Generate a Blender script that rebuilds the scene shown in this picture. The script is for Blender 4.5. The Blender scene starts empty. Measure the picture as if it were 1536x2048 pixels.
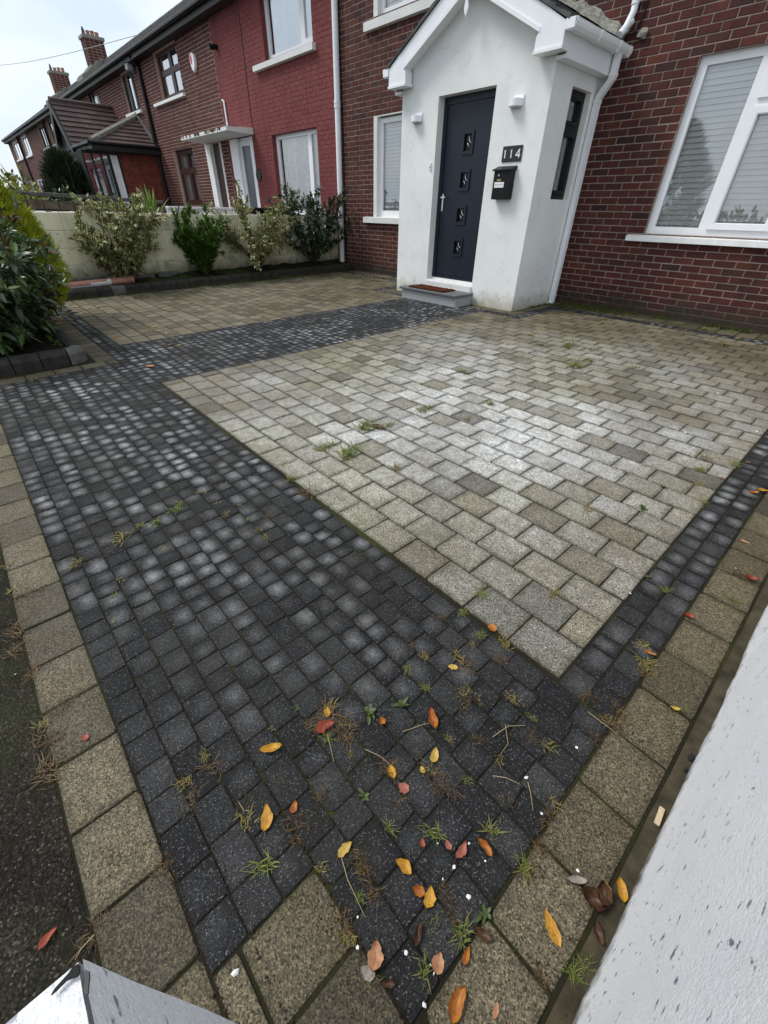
import bpy, math, random
from mathutils import Vector, Matrix, noise as mnoise
random.seed(11)
sc = bpy.context.scene
COL = sc.collection
R = math.radians
U = random.uniform

# ------------------------------------------------------------------ camera
CAM_H, F_PX = 1.2, 827.2
YAW, PITCH, ROLL = R(-47.24), R(36.0), R(-1.225)
fw = Vector((math.sin(YAW)*math.cos(PITCH), math.cos(YAW)*math.cos(PITCH), -math.sin(PITCH)))
rt = Vector((math.cos(YAW), -math.sin(YAW), 0)); dn = fw.cross(rt)
rt2 = math.cos(ROLL)*rt + math.sin(ROLL)*dn; dn2 = -math.sin(ROLL)*rt + math.cos(ROLL)*dn
cd = bpy.data.cameras.new('camera'); cam = bpy.data.objects.new('camera', cd); COL.objects.link(cam)
cam.matrix_world = Matrix(((rt2.x, -dn2.x, -fw.x, 0), (rt2.y, -dn2.y, -fw.y, 0), (rt2.z, -dn2.z, -fw.z, CAM_H), (0, 0, 0, 1)))
cd.sensor_fit = 'VERTICAL'; cd.sensor_height = 36; cd.lens = F_PX/2048*36
cd.clip_start = 0.01; cd.clip_end = 900
sc.camera = cam
# ------------------------------------------------------------------ sky, sun, exposure
SUN_EL, SUN_AZ = R(52), R(232)          # azimuth clockwise from +Y: behind the camera, to the left
w = bpy.data.worlds.new('World'); sc.world = w; w.use_nodes = True
nt = w.node_tree; nt.nodes.clear()
def wn(t, **k):
    n = nt.nodes.new(t)
    for a, b in k.items(): setattr(n, a, b)
    return n
sky = wn('ShaderNodeTexSky', sky_type='NISHITA'); sky.sun_disc = False
sky.sun_elevation = SUN_EL; sky.sun_rotation = SUN_AZ; sky.altitude = 50; sky.air_density = 1.0; sky.dust_density = 2.0
tc = wn('ShaderNodeTexCoord'); mp = wn('ShaderNodeMapping'); mp.inputs['Scale'].default_value = (1.6, 1.6, 3.6)
nz = wn('ShaderNodeTexNoise'); nz.inputs['Scale'].default_value = 2.2; nz.inputs['Detail'].default_value = 5; nz.inputs['Roughness'].default_value = .55
cr = wn('ShaderNodeValToRGB'); cr.color_ramp.elements[0].position = .30; cr.color_ramp.elements[1].position = .62
cr.color_ramp.elements[0].color = (.80, .80, .80, 1); cr.color_ramp.elements[1].color = (1, 1, 1, 1)
n2 = wn('ShaderNodeTexNoise'); n2.inputs['Scale'].default_value = 3.4; n2.inputs['Detail'].default_value = 4
cc = wn('ShaderNodeValToRGB'); cc.color_ramp.elements[0].position = .3; cc.color_ramp.elements[1].position = .7
cc.color_ramp.elements[0].color = (4.2, 4.85, 5.5, 1); cc.color_ramp.elements[1].color = (5.6, 5.95, 6.3, 1)
mx = wn('ShaderNodeMix', data_type='RGBA')
bg = wn('ShaderNodeBackground'); bg.inputs['Strength'].default_value = .1
ow = wn('ShaderNodeOutputWorld')
L = nt.links.new
L(tc.outputs['Generated'], mp.inputs['Vector']); L(mp.outputs['Vector'], nz.inputs['Vector']); L(mp.outputs['Vector'], n2.inputs['Vector'])
L(nz.outputs['Fac'], cr.inputs['Fac']); L(n2.outputs['Fac'], cc.inputs['Fac'])
L(cr.outputs['Color'], mx.inputs['Factor']); L(sky.outputs['Color'], mx.inputs['A']); L(cc.outputs['Color'], mx.inputs['B'])
L(mx.outputs['Result'], bg.inputs['Color']); L(bg.outputs['Background'], ow.inputs['Surface'])
sd = bpy.data.lights.new('sun', 'SUN'); sun = bpy.data.objects.new('sun', sd); COL.objects.link(sun)
sd.energy = 1.35; sd.angle = R(20); sd.color = (1, .965, .92)
sun.rotation_euler = (math.pi/2 - SUN_EL, 0, math.pi - SUN_AZ)
sun.location = (3, -8, 12)
vs = sc.view_settings; vs.view_transform = 'Standard'; vs.look = 'None'; vs.exposure = 0.88; vs.gamma = 1; vs.use_curve_mapping = False

# ------------------------------------------------------------------ helpers
def zg(y): return .018*(max(-12, min(14, y)) - .6)
FY, PY = 6.78, 5.62                      # house fronts, porch front

class NT:
    "small node builder"
    def __init__(s, name):
        s.m = bpy.data.materials.new(name); s.m.use_nodes = True; s.t = s.m.node_tree
        s.b = s.t.nodes['Principled BSDF']; s.o = s.t.nodes['Material Output']
    def n(s, t, ins=None, **k):
        x = s.t.nodes.new(t)
        for a, b in k.items(): setattr(x, a, b)
        for a, b in (ins or {}).items(): s.put(x.inputs[a], b)
        return x
    def put(s, sock, v):
        if isinstance(v, bpy.types.NodeSocket): s.t.links.new(v, sock)
        elif isinstance(v, (tuple, list)) and len(v) == 3 and sock.type == 'RGBA': sock.default_value = (*v, 1)
        else: sock.default_value = v
    def pos(s): return s.n('ShaderNodeNewGeometry').outputs['Position']
    def obj(s): return s.n('ShaderNodeTexCoord').outputs['Object']
    def uv(s): return s.n('ShaderNodeTexCoord').outputs['UV']
    def noise(s, v, sc_, det=3, ro=.55, out='Fac'):
        return s.n('ShaderNodeTexNoise', {'Vector': v, 'Scale': sc_, 'Detail': det, 'Roughness': ro}).outputs[out]
    def voro(s, v, sc_, out='Color', feat='F1'):
        return s.n('ShaderNodeTexVoronoi', {'Vector': v, 'Scale': sc_}, feature=feat).outputs[out]
    def math(s, op, a, b=0.0, clamp=False):
        x = s.n('ShaderNodeMath', operation=op, use_clamp=clamp); s.put(x.inputs[0], a); s.put(x.inputs[1], b); return x.outputs[0]
    def ramp(s, f, stops):
        x = s.n('ShaderNodeValToRGB', {'Fac': f}); e = x.color_ramp.elements
        while len(e) < len(stops): e.new(.5)
        for k, (p, c) in enumerate(stops):
            e[k].position = p; e[k].color = (*c, 1) if isinstance(c, tuple) else (c, c, c, 1)
        return x.outputs['Color']
    def mix(s, f, a, b, bl='MIX'):
        x = s.n('ShaderNodeMix', data_type='RGBA', blend_type=bl)
        s.put(x.inputs['Factor'], f); s.put(x.inputs['A'], a); s.put(x.inputs['B'], b); return x.outputs['Result']
    def rnd(s, k=1.0):
        "a random number for each piece: object random plus the face attribute of joined pieces"
        a = s.n('ShaderNodeAttribute', attribute_name='rnd').outputs['Fac']
        r = s.n('ShaderNodeObjectInfo').outputs['Random']
        return s.math('FRACT', s.math('MULTIPLY', s.math('ADD', a, r), k))
    def bump(s, h, d=.02, st=.4):
        x = s.n('ShaderNodeBump', {'Height': h, 'Distance': d, 'Strength': st}); s.t.links.new(x.outputs['Normal'], s.b.inputs['Normal'])
    def fin(s, col, rough=.8, spec=.35, metal=0.0):
        s.put(s.b.inputs['Base Color'], col); s.put(s.b.inputs['Roughness'], rough)
        s.put(s.b.inputs['Specular IOR Level'], spec); s.put(s.b.inputs['Metallic'], metal); return s.m
def plain(name, col, rough=.6, var=.12, scale=6, spec=.4, metal=0.0, bump=0):
    t = NT(name); p = t.pos(); f = t.noise(p, scale, 4)
    lo = tuple(c*(1-var) for c in col); hi = tuple(min(1, c*(1+var)) for c in col)
    if bump: t.bump(t.noise(p, scale*12, 3), .004, bump)
    return t.fin(t.ramp(f, [(.3, lo), (.7, hi)]), rough, spec, metal)

class MB:
    "collects faces; build() links one mesh object"
    def __init__(s): s.v, s.f, s.m, s.r, s.u = [], [], [], [], []
    def face(s, pts, mi=0, r=0.0, uv=None):
        i = len(s.v); s.v += [tuple(p) for p in pts]; s.f.append(tuple(range(i, i+len(pts)))); s.m.append(mi); s.r.append(r); s.u.append(uv)
    def raw(s, vs_, fs, mi=0, r=0.0, uvs=None):
        i = len(s.v); s.v += [tuple(p) for p in vs_]
        for k, f in enumerate(fs):
            s.f.append(tuple(i+a for a in f)); s.m.append(mi); s.r.append(r); s.u.append(None if uvs is None else [uvs[a] for a in f])
    def box(s, x0, x1, y0, y1, z0, z1, mi=0, r=0.0, skip=''):
        v = [(x0,y0,z0),(x1,y0,z0),(x1,y1,z0),(x0,y1,z0),(x0,y0,z1),(x1,y0,z1),(x1,y1,z1),(x0,y1,z1)]
        f = {'b':(0,3,2,1),'t':(4,5,6,7),'f':(0,1,5,4),'r':(1,2,6,5),'k':(2,3,7,6),'l':(3,0,4,7)}
        s.raw(v, [f[k] for k in f if k not in skip], mi, r)
    def bbox(s, x0, x1, y0, y1, z0, z1, c=.005, mi=0, r=0.0):
        "box with all edges chamfered"
        V, F = [], []
        def q(a, b, d, sx): return None
        X, Y, Z = (x0, x1), (y0, y1), (z0, z1); idx = {}
        for i in (0, 1):
            for j in (0, 1):
                for k in (0, 1):
                    for ax in range(3):
                        p = [X[i], Y[j], Z[k]]; sg = [1-2*i, 1-2*j, 1-2*k]
                        for o in range(3):
                            if o != ax: p[o] += sg[o]*c
                        idx[i, j, k, ax] = len(V); V.append(tuple(p))
        g = idx
        for ax in range(3):
            for a in (0, 1):
                o = [(0,0),(1,0),(1,1),(0,1)]; ring = []
                for (p_, q_) in o:
                    t = [0,0,0]; t[ax] = a; t[(ax+1)%3] = p_; t[(ax+2)%3] = q_
                    ring.append(g[t[0], t[1], t[2], ax])
                F.append(tuple(ring) if a else tuple(ring[::-1]))
        for ax in range(3):
            b, d = (ax+1)%3, (ax+2)%3
            for p_ in (0, 1):
                for q_ in (0, 1):
                    t0 = [0,0,0]; t0[b] = p_; t0[d] = q_; t1 = list(t0); t1[ax] = 1
                    f = (g[(*t0, b)], g[(*t1, b)], g[(*t1, d)], g[(*t0, d)])
                    F.append(f if (p_ ^ q_) else f[::-1])
        for i in (0, 1):
            for j in (0, 1):
                for k in (0, 1):
                    f = (g[i,j,k,0], g[i,j,k,1], g[i,j,k,2]); F.append(f if (i+j+k) % 2 else f[::-1])
        s.raw(V, F, mi, r)
    def prism(s, poly, axis, a, b, mi=0, r=0.0):
        "polygon in the two other axes, extruded along axis from a to b"
        def P(p, h):
            if axis == 'x': return (h, p[0], p[1])
            if axis == 'y': return (p[0], h, p[1])
            return (p[0], p[1], h)
        n = len(poly); v = [P(p, a) for p in poly] + [P(p, b) for p in poly]
        f = [tuple(range(n))[::-1], tuple(range(n, 2*n))] + [(i, (i+1)%n, n+(i+1)%n, n+i) for i in range(n)]
        s.raw(v, f, mi, r)
    def tube(s, pts, rad, n=8, mi=0, r=0.0, cap=True, square=False):
        pts = [Vector(p) for p in pts]
        if not isinstance(rad, (list, tuple)): rad = [rad]*len(pts)
        base = len(s.v); up0 = None
        for i, p in enumerate(pts):
            d = (pts[min(i+1, len(pts)-1)] - pts[max(i-1, 0)]).normalized()
            if up0 is None: up0 = Vector((0,1,0)) if abs(d.z) > .7 else Vector((0,0,1))
            a = d.cross(up0).normalized(); b = a.cross(d).normalized(); up0 = b
            for k in range(n):
                t = 2*math.pi*(k+.5)/n; s.v.append(tuple(p + (a*math.cos(t) + b*math.sin(t))*rad[i]))
        for i in range(len(pts)-1):
            for k in range(n):
                s.f.append((base+i*n+k, base+i*n+(k+1)%n, base+(i+1)*n+(k+1)%n, base+(i+1)*n+k)); s.m.append(mi); s.r.append(r); s.u.append(None)
        if cap:
            for q in (0, len(pts)-1):
                i0 = len(s.v); s.v += [s.v[base+q*n+k] for k in range(n)]; s.f.append(tuple(range(i0, i0+n))); s.m.append(mi); s.r.append(r); s.u.append(None)
    def mesh(s, name, mats, smooth=False):
        me = bpy.data.meshes.new(name); me.from_pydata(s.v, [], s.f)
        for m in (mats if isinstance(mats, (list, tuple)) else [mats]): me.materials.append(m)
        me.polygons.foreach_set('material_index', s.m)
        if any(s.r):
            a = me.attributes.new('rnd', 'FLOAT', 'FACE'); a.data.foreach_set('value', s.r)
        if any(u is not None for u in s.u):
            ul = me.uv_layers.new(name='UVMap'); flat = []
            for f, u in zip(s.f, s.u):
                for k in range(len(f)): flat += list(u[k]) if u else [0, 0]
            ul.data.foreach_set('uv', flat)
        if smooth: me.polygons.foreach_set('use_smooth', [True]*len(me.polygons))
        me.update(); return me
    def build(s, name, mats, parent=None, smooth=False):
        return link(name, s.mesh(name, mats, smooth), parent)
def link(name, me, parent=None):
    o = bpy.data.objects.new(name, me); COL.objects.link(o)
    if parent is not None: o.parent = parent
    return o
def tag(o, label=None, cat=None, group=None, kind=None):
    if label: o['label'] = label
    if cat: o['category'] = cat
    if group: o['group'] = group
    if kind: o['kind'] = kind
    return o
def thing(name, label, cat, loc=(0, 0, 0), group=None):
    o = link(name, None); o.location = loc; o.empty_display_size = .1
    return tag(o, label, cat, group)
def under(parent):
    "offset for parts given in world coordinates"
    return parent
def part(name, mb, mats, parent, smooth=False, label=None, kind=None):
    o = mb.build(name, mats, None, smooth); o.parent = parent
    p = parent; off = Vector((0, 0, 0))
    while p is not None: off += p.location; p = p.parent
    o.location = -off                                     # meshes are written in world coordinates
    return tag(o, label, kind=kind)

# ------------------------------------------------------------------ materials
def m_beige(name, base, dk, lt, pale_patch=True):
    t = NT(name); p = t.pos(); r = t.rnd(); r2 = t.rnd(7.31); uv = t.uv()
    c = t.ramp(r, [(0, dk), (.35, base), (.75, lt), (1, base)])
    c = t.mix(t.math('MULTIPLY', r2, .35), c, (.115, .095, .060))
    if pale_patch:  # blocks get paler towards one spot of the field, broken up by noise
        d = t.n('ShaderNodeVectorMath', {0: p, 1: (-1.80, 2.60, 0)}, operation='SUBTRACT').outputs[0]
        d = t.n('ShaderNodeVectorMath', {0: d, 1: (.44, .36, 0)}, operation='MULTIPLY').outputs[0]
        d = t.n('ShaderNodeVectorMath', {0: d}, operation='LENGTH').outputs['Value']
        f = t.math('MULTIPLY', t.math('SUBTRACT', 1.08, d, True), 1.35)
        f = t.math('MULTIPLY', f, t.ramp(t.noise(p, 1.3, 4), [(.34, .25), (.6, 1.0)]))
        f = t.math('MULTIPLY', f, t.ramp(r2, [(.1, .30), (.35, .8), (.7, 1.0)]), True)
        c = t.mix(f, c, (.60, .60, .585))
    c = t.mix(t.ramp(t.noise(p, 22, 4), [(.35, .0), (.75, .45)]), c, tuple(x*.55 for x in base))
    # dirt and moss creeping in from the joints
    sx = t.n('ShaderNodeSeparateXYZ', {0: uv})
    ex = t.math('ABSOLUTE', t.math('SUBTRACT', sx.outputs[0], .5)); ey = t.math('ABSOLUTE', t.math('SUBTRACT', sx.outputs[1], .5))
    e = t.math('MAXIMUM', ex, ey)
    e = t.math('ADD', e, t.math('MULTIPLY', t.math('SUBTRACT', t.noise(p, 30, 3), .5), .22))
    c = t.mix(t.ramp(e, [(.37, 0.0), (.55, .75)]), c, t.mix(t.noise(p, 2.2, 2), (.040, .038, .014), (.055, .046, .030)))
    ag = t.voro(p, 330); g = t.n('ShaderNodeSeparateColor', {0: ag}).outputs[0]
    c = t.mix(1.0, c, t.ramp(g, [(0, .22), (.22, .55), (.5, 1.0), (.8, 1.35), (1, 2.3)]), 'MULTIPLY')
    c = t.mix(t.ramp(t.noise(p, .7, 3), [(.42, 0.0), (.68, .8)]), c, t.mix(1.0, c, (.66, .63, .44), 'MULTIPLY'))
    t.bump(t.math('ADD', t.noise(p, 160, 2), t.math('MULTIPLY', g, .5)), .0022, .7)
    return t.fin(c, t.ramp(t.noise(p, 8), [(.3, .62), (.7, .85)]), .35)
def m_sett():
    t = NT('charcoal_sett_stone'); p = t.pos(); r = t.rnd(); r2 = t.rnd(5.77); uv = t.uv()
    c = t.ramp(r, [(0, (.0105, .0106, .0110)), (.6, (.0172, .0174, .0180)), (1, (.029, .0288, .0288))])
    off = t.n('ShaderNodeCombineXYZ', {0: t.math('ADD', .34, t.math('MULTIPLY', t.rnd(11.3), .32)), 1: t.math('ADD', .34, t.math('MULTIPLY', t.rnd(17.9), .32))}).outputs[0]
    d = t.n('ShaderNodeVectorMath', {0: uv, 1: off}, operation='SUBTRACT').outputs[0]
    d = t.n('ShaderNodeVectorMath', {0: d}, operation='LENGTH').outputs['Value']
    d = t.math('ADD', d, t.math('MULTIPLY', t.math('SUBTRACT', t.noise(p, 30, 4, .65), .5), .55))
    spot = t.ramp(d, [(.0, 1.0), (.22, .52), (.52, 0.0)])
    # the crowns are worn pale where people walk: along the path and the band's inner side
    q = t.n('ShaderNodeSeparateXYZ', {0: p})
    far = t.n('ShaderNodeMapRange', {'Value': t.math('SUBTRACT', t.math('MULTIPLY', q.outputs[1], .9), q.outputs[0]), 'From Min': .8, 'From Max': 2.4, 'To Min': .12, 'To Max': 1.0}).outputs[0]
    wr = t.ramp(t.noise(p, 1.5, 3), [(.36, .12), (.62, 1.0)])
    wr = t.math('MULTIPLY', wr, t.ramp(r2, [(.15, .08), (.8, 1.0)])); wr = t.math('MULTIPLY', wr, far)
    c = t.mix(t.math('MULTIPLY', spot, wr, True), c, (.40, .40, .405))
    ag = t.voro(p, 420); s_ = t.n('ShaderNodeSeparateColor', {0: ag})
    c = t.mix(1.0, c, t.ramp(s_.outputs[0], [(0, .45), (.5, 1.0), (1, 1.75)]), 'MULTIPLY')
    c = t.mix(t.ramp(s_.outputs[1], [(.92, 0.0), (.98, .6)]), c, (.19, .19, .19))
    e = t.n('ShaderNodeSeparateXYZ', {0: uv})
    ee = t.math('MAXIMUM', t.math('ABSOLUTE', t.math('SUBTRACT', e.outputs[0], .5)), t.math('ABSOLUTE', t.math('SUBTRACT', e.outputs[1], .5)))
    c = t.mix(t.ramp(ee, [(.455, 0.0), (.5, .4)]), c, (.010, .010, .008))
    c = t.mix(t.ramp(t.noise(p, 2.4, 4, .6), [(.5, 0.0), (.72, .35)]), c, (.030, .028, .020))
    t.bump(t.math('ADD', t.noise(p, 170, 2), s_.outputs[0]), .0022, .8)
    return t.fin(c, .78, .2)
def m_joint():
    t = NT('mossy_joint_sand'); p = t.pos()
    c = t.ramp(t.noise(p, 2.0, 4), [(.35, (.010, .009, .007)), (.5, (.020, .019, .008)), (.68, (.045, .052, .010))])
    c = t.mix(t.ramp(t.noise(p, 55, 4), [(.4, 0.0), (.7, .7)]), c, (.018, .015, .010))
    t.bump(t.noise(p, 120, 4), .006, .8)
    return t.fin(c, .95, .2)
def m_brick(name, cols, dirt=(.034, .017, .014), low=True):
    t = NT(name); p = t.pos(); r = t.rnd(); r2 = t.rnd(9.1)
    c = t.ramp(r, cols)
    c = t.mix(t.ramp(t.noise(p, 9, 4), [(.4, 0.0), (.75, .6)]), c, dirt)
    sv = t.n('ShaderNodeMapping', {'Vector': p, 'Scale': (5, 5, .5)}).outputs[0]
    c = t.mix(t.ramp(t.noise(sv, 1.0, 4), [(.5, 0.0), (.72, .5)]), c, tuple(x*.35 for x in dirt))
    c = t.mix(t.ramp(t.noise(p, 130, 2), [(.58, 0.0), (.72, .35)]), c, (.02, .012, .012))
    if low:                                             # damp, mossy staining near the ground with a ragged top
        z = t.n('ShaderNodeSeparateXYZ', {0: p}).outputs[2]
        f = t.n('ShaderNodeMapRange', {'Value': t.math('ADD', z, t.math('MULTIPLY', t.noise(p, 3.2, 3), -.45)), 'From Min': .16, 'From Max': -.06, 'To Min': 0.0, 'To Max': .85}).outputs[0]
        c = t.mix(f, c, (.030, .026, .018))
        e = t.math('ABOVE' if False else 'GREATER_THAN', t.noise(p, 60, 2), .73)
        c = t.mix(t.math('MULTIPLY', e, .35), c, (.36, .30, .26))
    t.bump(t.noise(p, 70, 4), .003, .6)
    return t.fin(c, .82, .3)
def m_mortar(name, col):
    t = NT(name); p = t.pos()
    c = t.ramp(t.noise(p, 5, 4), [(.3, tuple(x*.7 for x in col)), (.7, col)])
    c = t.mix(t.ramp(t.noise(p, 90, 3), [(.5, 0.0), (.75, .5)]), c, tuple(x*.5 for x in col))
    z = t.n('ShaderNodeSeparateXYZ', {0: p}).outputs[2]
    f = t.n('ShaderNodeMapRange', {'Value': t.math('ADD', z, t.math('MULTIPLY', t.noise(p, 3.2, 3), -.45)), 'From Min': .16, 'From Max': -.06, 'To Min': 0.0, 'To Max': .8}).outputs[0]
    c = t.mix(f, c, (.04, .036, .022))
    t.bump(t.noise(p, 150, 3), .004, .6)
    return t.fin(c, .92, .2)
def m_render(name, col, stain=(.42, .42, .40), foot=True):
    t = NT(name); p = t.pos()
    c = t.ramp(t.noise(p, 1.7, 5), [(.3, tuple(x*.90 for x in col)), (.65, col)])
    c = t.mix(t.ramp(t.noise(p, 6.5, 5, .7), [(.56, 0.0), (.74, .30)]), c, stain)
    c = t.mix(t.ramp(t.noise(p, 2.6, 6, .72), [(.60, 0.0), (.70, .15)]), c, stain)
    c = t.mix(t.ramp(t.noise(p, 240, 2), [(.56, 0.0), (.68, .16)]), c, stain)
    # hairline cracks
    wv = t.n('ShaderNodeVectorMath', {0: p, 1: t.n('ShaderNodeVectorMath', {0: t.noise(p, 3.0, 4, out='Color'), 1: (.5, .5, .5)}, operation='SCALE', ).outputs[0]}, operation='ADD').outputs[0]
    ck = t.voro(wv, 1.15, 'Distance', 'DISTANCE_TO_EDGE')
    z = t.n('ShaderNodeSeparateXYZ', {0: p}).outputs[2]
    low = t.n('ShaderNodeMapRange', {'Value': z, 'From Min': .9, 'From Max': .1, 'To Min': .12, 'To Max': .8}).outputs[0]
    c = t.mix(t.math('MULTIPLY', t.ramp(ck, [(.0, 1.0), (.008, 0.0)]), low), c, (.30, .29, .26))
    if foot:
        f = t.n('ShaderNodeMapRange', {'Value': t.math('ADD', z, t.math('MULTIPLY', t.noise(p, 7, 4), -.34)), 'From Min': .14, 'From Max': -.10, 'To Min': 0.0, 'To Max': .85}).outputs[0]
        c = t.mix(f, c, (.34, .30, .20))
    t.bump(t.noise(p, 210, 3), .004, .5)
    return t.fin(c, .85, .3)
def m_white_wall():
    t = NT('scuffed_white_paint'); p = t.pos()
    c = t.ramp(t.noise(p, 5, 5), [(.3, (.82, .83, .86)), (.7, (.89, .895, .91))])
    sp = t.n('ShaderNodeMapping', {'Vector': p, 'Scale': (1.2, .75, 1.0), 'Rotation': (.6, 0, 0)}).outputs[0]
    m = t.math('MULTIPLY', t.ramp(t.noise(sp, 58, 4, .6), [(.635, 0.0), (.665, 1.0)]), t.ramp(t.noise(p, 3.3, 2), [(.34, 0.0), (.55, 1.0)]))
    c = t.mix(m, c, (.20, .21, .25))
    c = t.mix(t.ramp(t.noise(p, 190, 4, .7), [(.52, 0.0), (.68, .26)]), c, (.52, .54, .58))
    c = t.mix(t.ramp(t.noise(p, 14, 5, .7), [(.58, 0.0), (.74, .2)]), c, (.55, .54, .51))
    z = t.n('ShaderNodeSeparateXYZ', {0: p}).outputs[2]
    f = t.n('ShaderNodeMapRange', {'Value': t.math('ADD', z, t.math('MULTIPLY', t.noise(p, 26, 4), -.10)), 'From Min': .0, 'From Max': -.05, 'To Min': 0.0, 'To Max': 1.0}).outputs[0]
    c = t.mix(f, c, (.10, .09, .07))
    t.bump(t.noise(p, 150, 5, .7), .006, .8)
    return t.fin(c, .75, .3)
def m_leaf(name, a, b, edge=None, rough=.45, vein=True):
    "foliage: colour by leaf, optional pale margin from the leaf's own UV"
    t = NT(name); r = t.rnd(); p = t.pos()
    c = t.mix(r, a, b)
    uv = t.n('ShaderNodeSeparateXYZ', {0: t.uv()})
    d = t.math('ABSOLUTE', t.math('SUBTRACT', uv.outputs[0], .5))
    if edge:
        d2 = t.math('ADD', d, t.math('MULTIPLY', t.math('SUBTRACT', t.noise(p, 90, 2), .5), .25))
        c = t.mix(t.ramp(d2, [(.16, 0.0), (.26, 1.0)]), c, edge)
    elif vein:
        c = t.mix(t.ramp(d, [(.0, .45), (.05, 0.0)]), c, tuple(min(1, x*1.8+.02) for x in b))
    t.fin(c, rough, .45)
    t.put(t.b.inputs['Subsurface Weight'], 0.0)
    tr = t.n('ShaderNodeBsdfTranslucent', {'Color': c}); ms = t.n('ShaderNodeMixShader', {0: .18})
    t.t.links.new(t.b.outputs[0], ms.inputs[1]); t.t.links.new(tr.outputs[0], ms.inputs[2]); t.t.links.new(ms.outputs[0], t.o.inputs['Surface'])
    return t.m
def m_fallen(name, a, b, spot):
    t = NT(name); o = t.obj(); uv = t.n('ShaderNodeSeparateXYZ', {0: t.uv()})
    w_ = t.n('ShaderNodeObjectInfo').outputs['Random']; o = t.n('ShaderNodeVectorMath', {0: o, 1: t.n('ShaderNodeCombineXYZ', {0: t.math('MULTIPLY', w_, 40.0)}).outputs[0]}, operation='ADD').outputs[0]
    c = t.mix(t.ramp(t.noise(o, 2.6, 3), [(.38, 0.0), (.62, 1.0)]), a, b)
    c = t.mix(t.ramp(t.noise(o, 5.5, 4, .65), [(.56, 0.0), (.70, .85)]), c, spot)
    d = t.math('ABSOLUTE', t.math('SUBTRACT', uv.outputs[0], .5))
    c = t.mix(t.ramp(d, [(.0, .7), (.04, 0.0)]), c, spot)
    side = t.math('FRACT', t.math('ADD', t.math('MULTIPLY', uv.outputs[1], 7.0), t.math('MULTIPLY', d, -4.0)))
    c = t.mix(t.ramp(side, [(.0, .4), (.12, 0.0)]), c, spot)
    return t.fin(c, .5, .4)
def m_glass(name, tint=(1, 1, 1), base=.10):
    t = NT(name); t.t.nodes.remove(t.b)
    fr = t.n('ShaderNodeFresnel', {'IOR': 1.5}).outputs[0]; f = t.math('ADD', t.math('MULTIPLY', fr, 1.5), base, True)
    tr = t.n('ShaderNodeBsdfTransparent', {'Color': tint}); gl = t.n('ShaderNodeBsdfGlossy', {'Color': (.95, .97, 1.0), 'Roughness': .01})
    ms = t.n('ShaderNodeMixShader', {0: f}); t.t.links.new(tr.outputs[0], ms.inputs[1]); t.t.links.new(gl.outputs[0], ms.inputs[2])
    t.t.links.new(ms.outputs[0], t.o.inputs['Surface']); return t.m

M = {}
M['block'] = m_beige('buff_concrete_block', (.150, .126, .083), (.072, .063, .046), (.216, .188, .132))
M['slab'] = m_beige('buff_border_slab', (.102, .083, .051), (.055, .046, .030), (.155, .130, .083), False)
M['sett'] = m_sett(); M['joint'] = m_joint()
M['brick'] = m_brick('red_facing_brick', [(0, (.056, .0155, .0115)), (.25, (.090, .023, .0155)), (.5, (.069, .018, .014)), (.7, (.115, .030, .0185)), (.88, (.083, .028, .019)), (1, (.032, .0125, .011))])
M['mortar'] = m_mortar('grey_mortar', (.33, .265, .225))
M['brick2'] = m_brick('brown_red_brick', [(0, (.070, .022, .019)), (.4, (.105, .032, .025)), (.8, (.085, .026, .022)), (1, (.13, .044, .03))], low=False)
M['mortar2'] = m_mortar('pink_grey_mortar', (.55, .39, .32))
M['redpaint'] = m_brick('red_painted_brick', [(0, (.195, .046, .046)), (.5, (.212, .052, .051)), (1, (.172, .041, .041))], (.14, .035, .035), False)
M['redmortar'] = plain('red_painted_joint', (.155, .036, .036), .8, .15, 7)
M['render'] = m_render('white_rough_render', (.82, .83, .81))
def m_cream():
    t = NT('stained_cream_paint'); p = t.pos()
    c = t.ramp(t.noise(p, 2.2, 5), [(.3, (.58, .54, .37)), (.65, (.74, .69, .49))])
    sv = t.n('ShaderNodeMapping', {'Vector': p, 'Scale': (9, 9, .9)}).outputs[0]
    c = t.mix(t.ramp(t.noise(sv, 1.2, 5, .65), [(.48, 0.0), (.75, .5)]), c, (.22, .20, .12))
    c = t.mix(t.ramp(t.noise(p, 11, 5, .7), [(.60, 0.0), (.70, .8)]), c, (.09, .085, .05))
    z = t.n('ShaderNodeSeparateXYZ', {0: p}).outputs[2]
    f = t.n('ShaderNodeMapRange', {'Value': t.math('ADD', z, t.math('MULTIPLY', t.noise(p, 6, 4), -.4)), 'From Min': .28, 'From Max': .0, 'To Min': 0.0, 'To Max': .9}).outputs[0]
    c = t.mix(f, c, (.05, .048, .028))
    t.bump(t.noise(p, 90, 4), .006, .6); return t.fin(c, .85, .3)
M['cream'] = m_cream()
M['whitewall'] = m_white_wall()
M['upvc'] = plain('white_plastic', (.82, .83, .85), .35, .03, 3, .5)
M['white'] = plain('white_paint', (.78, .78, .77), .55, .08, 8)
M['stonewhite'] = m_render('painted_white_sill', (.74, .74, .72), (.30, .29, .27), False)
M['navy'] = plain('navy_door_leaf', (.0058, .0105, .0215), .45, .12, 5, .4, 0, .15)
M['black'] = plain('black_painted_metal', (.006, .006, .0065), .4, .15, 8, .25)
M['blackwood'] = plain('black_stained_wood', (.008, .008, .008), .5, .2, 8)
M['anthracite'] = plain('anthracite_plate', (.020, .021, .023), .5, .1, 9)
M['chrome'] = plain('brushed_steel', (.62, .62, .62), .28, .05, 9, .5, 1.0)
M['granite'] = plain('grey_granite', (.32, .33, .34), .6, .25, 160)
M['granite_top'] = plain('dark_granite_tread', (.12, .12, .125), .5, .2, 120)
M['mat'] = plain('brown_coir', (.095, .028, .012), .95, .35, 150, .1, 0, .8)
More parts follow.
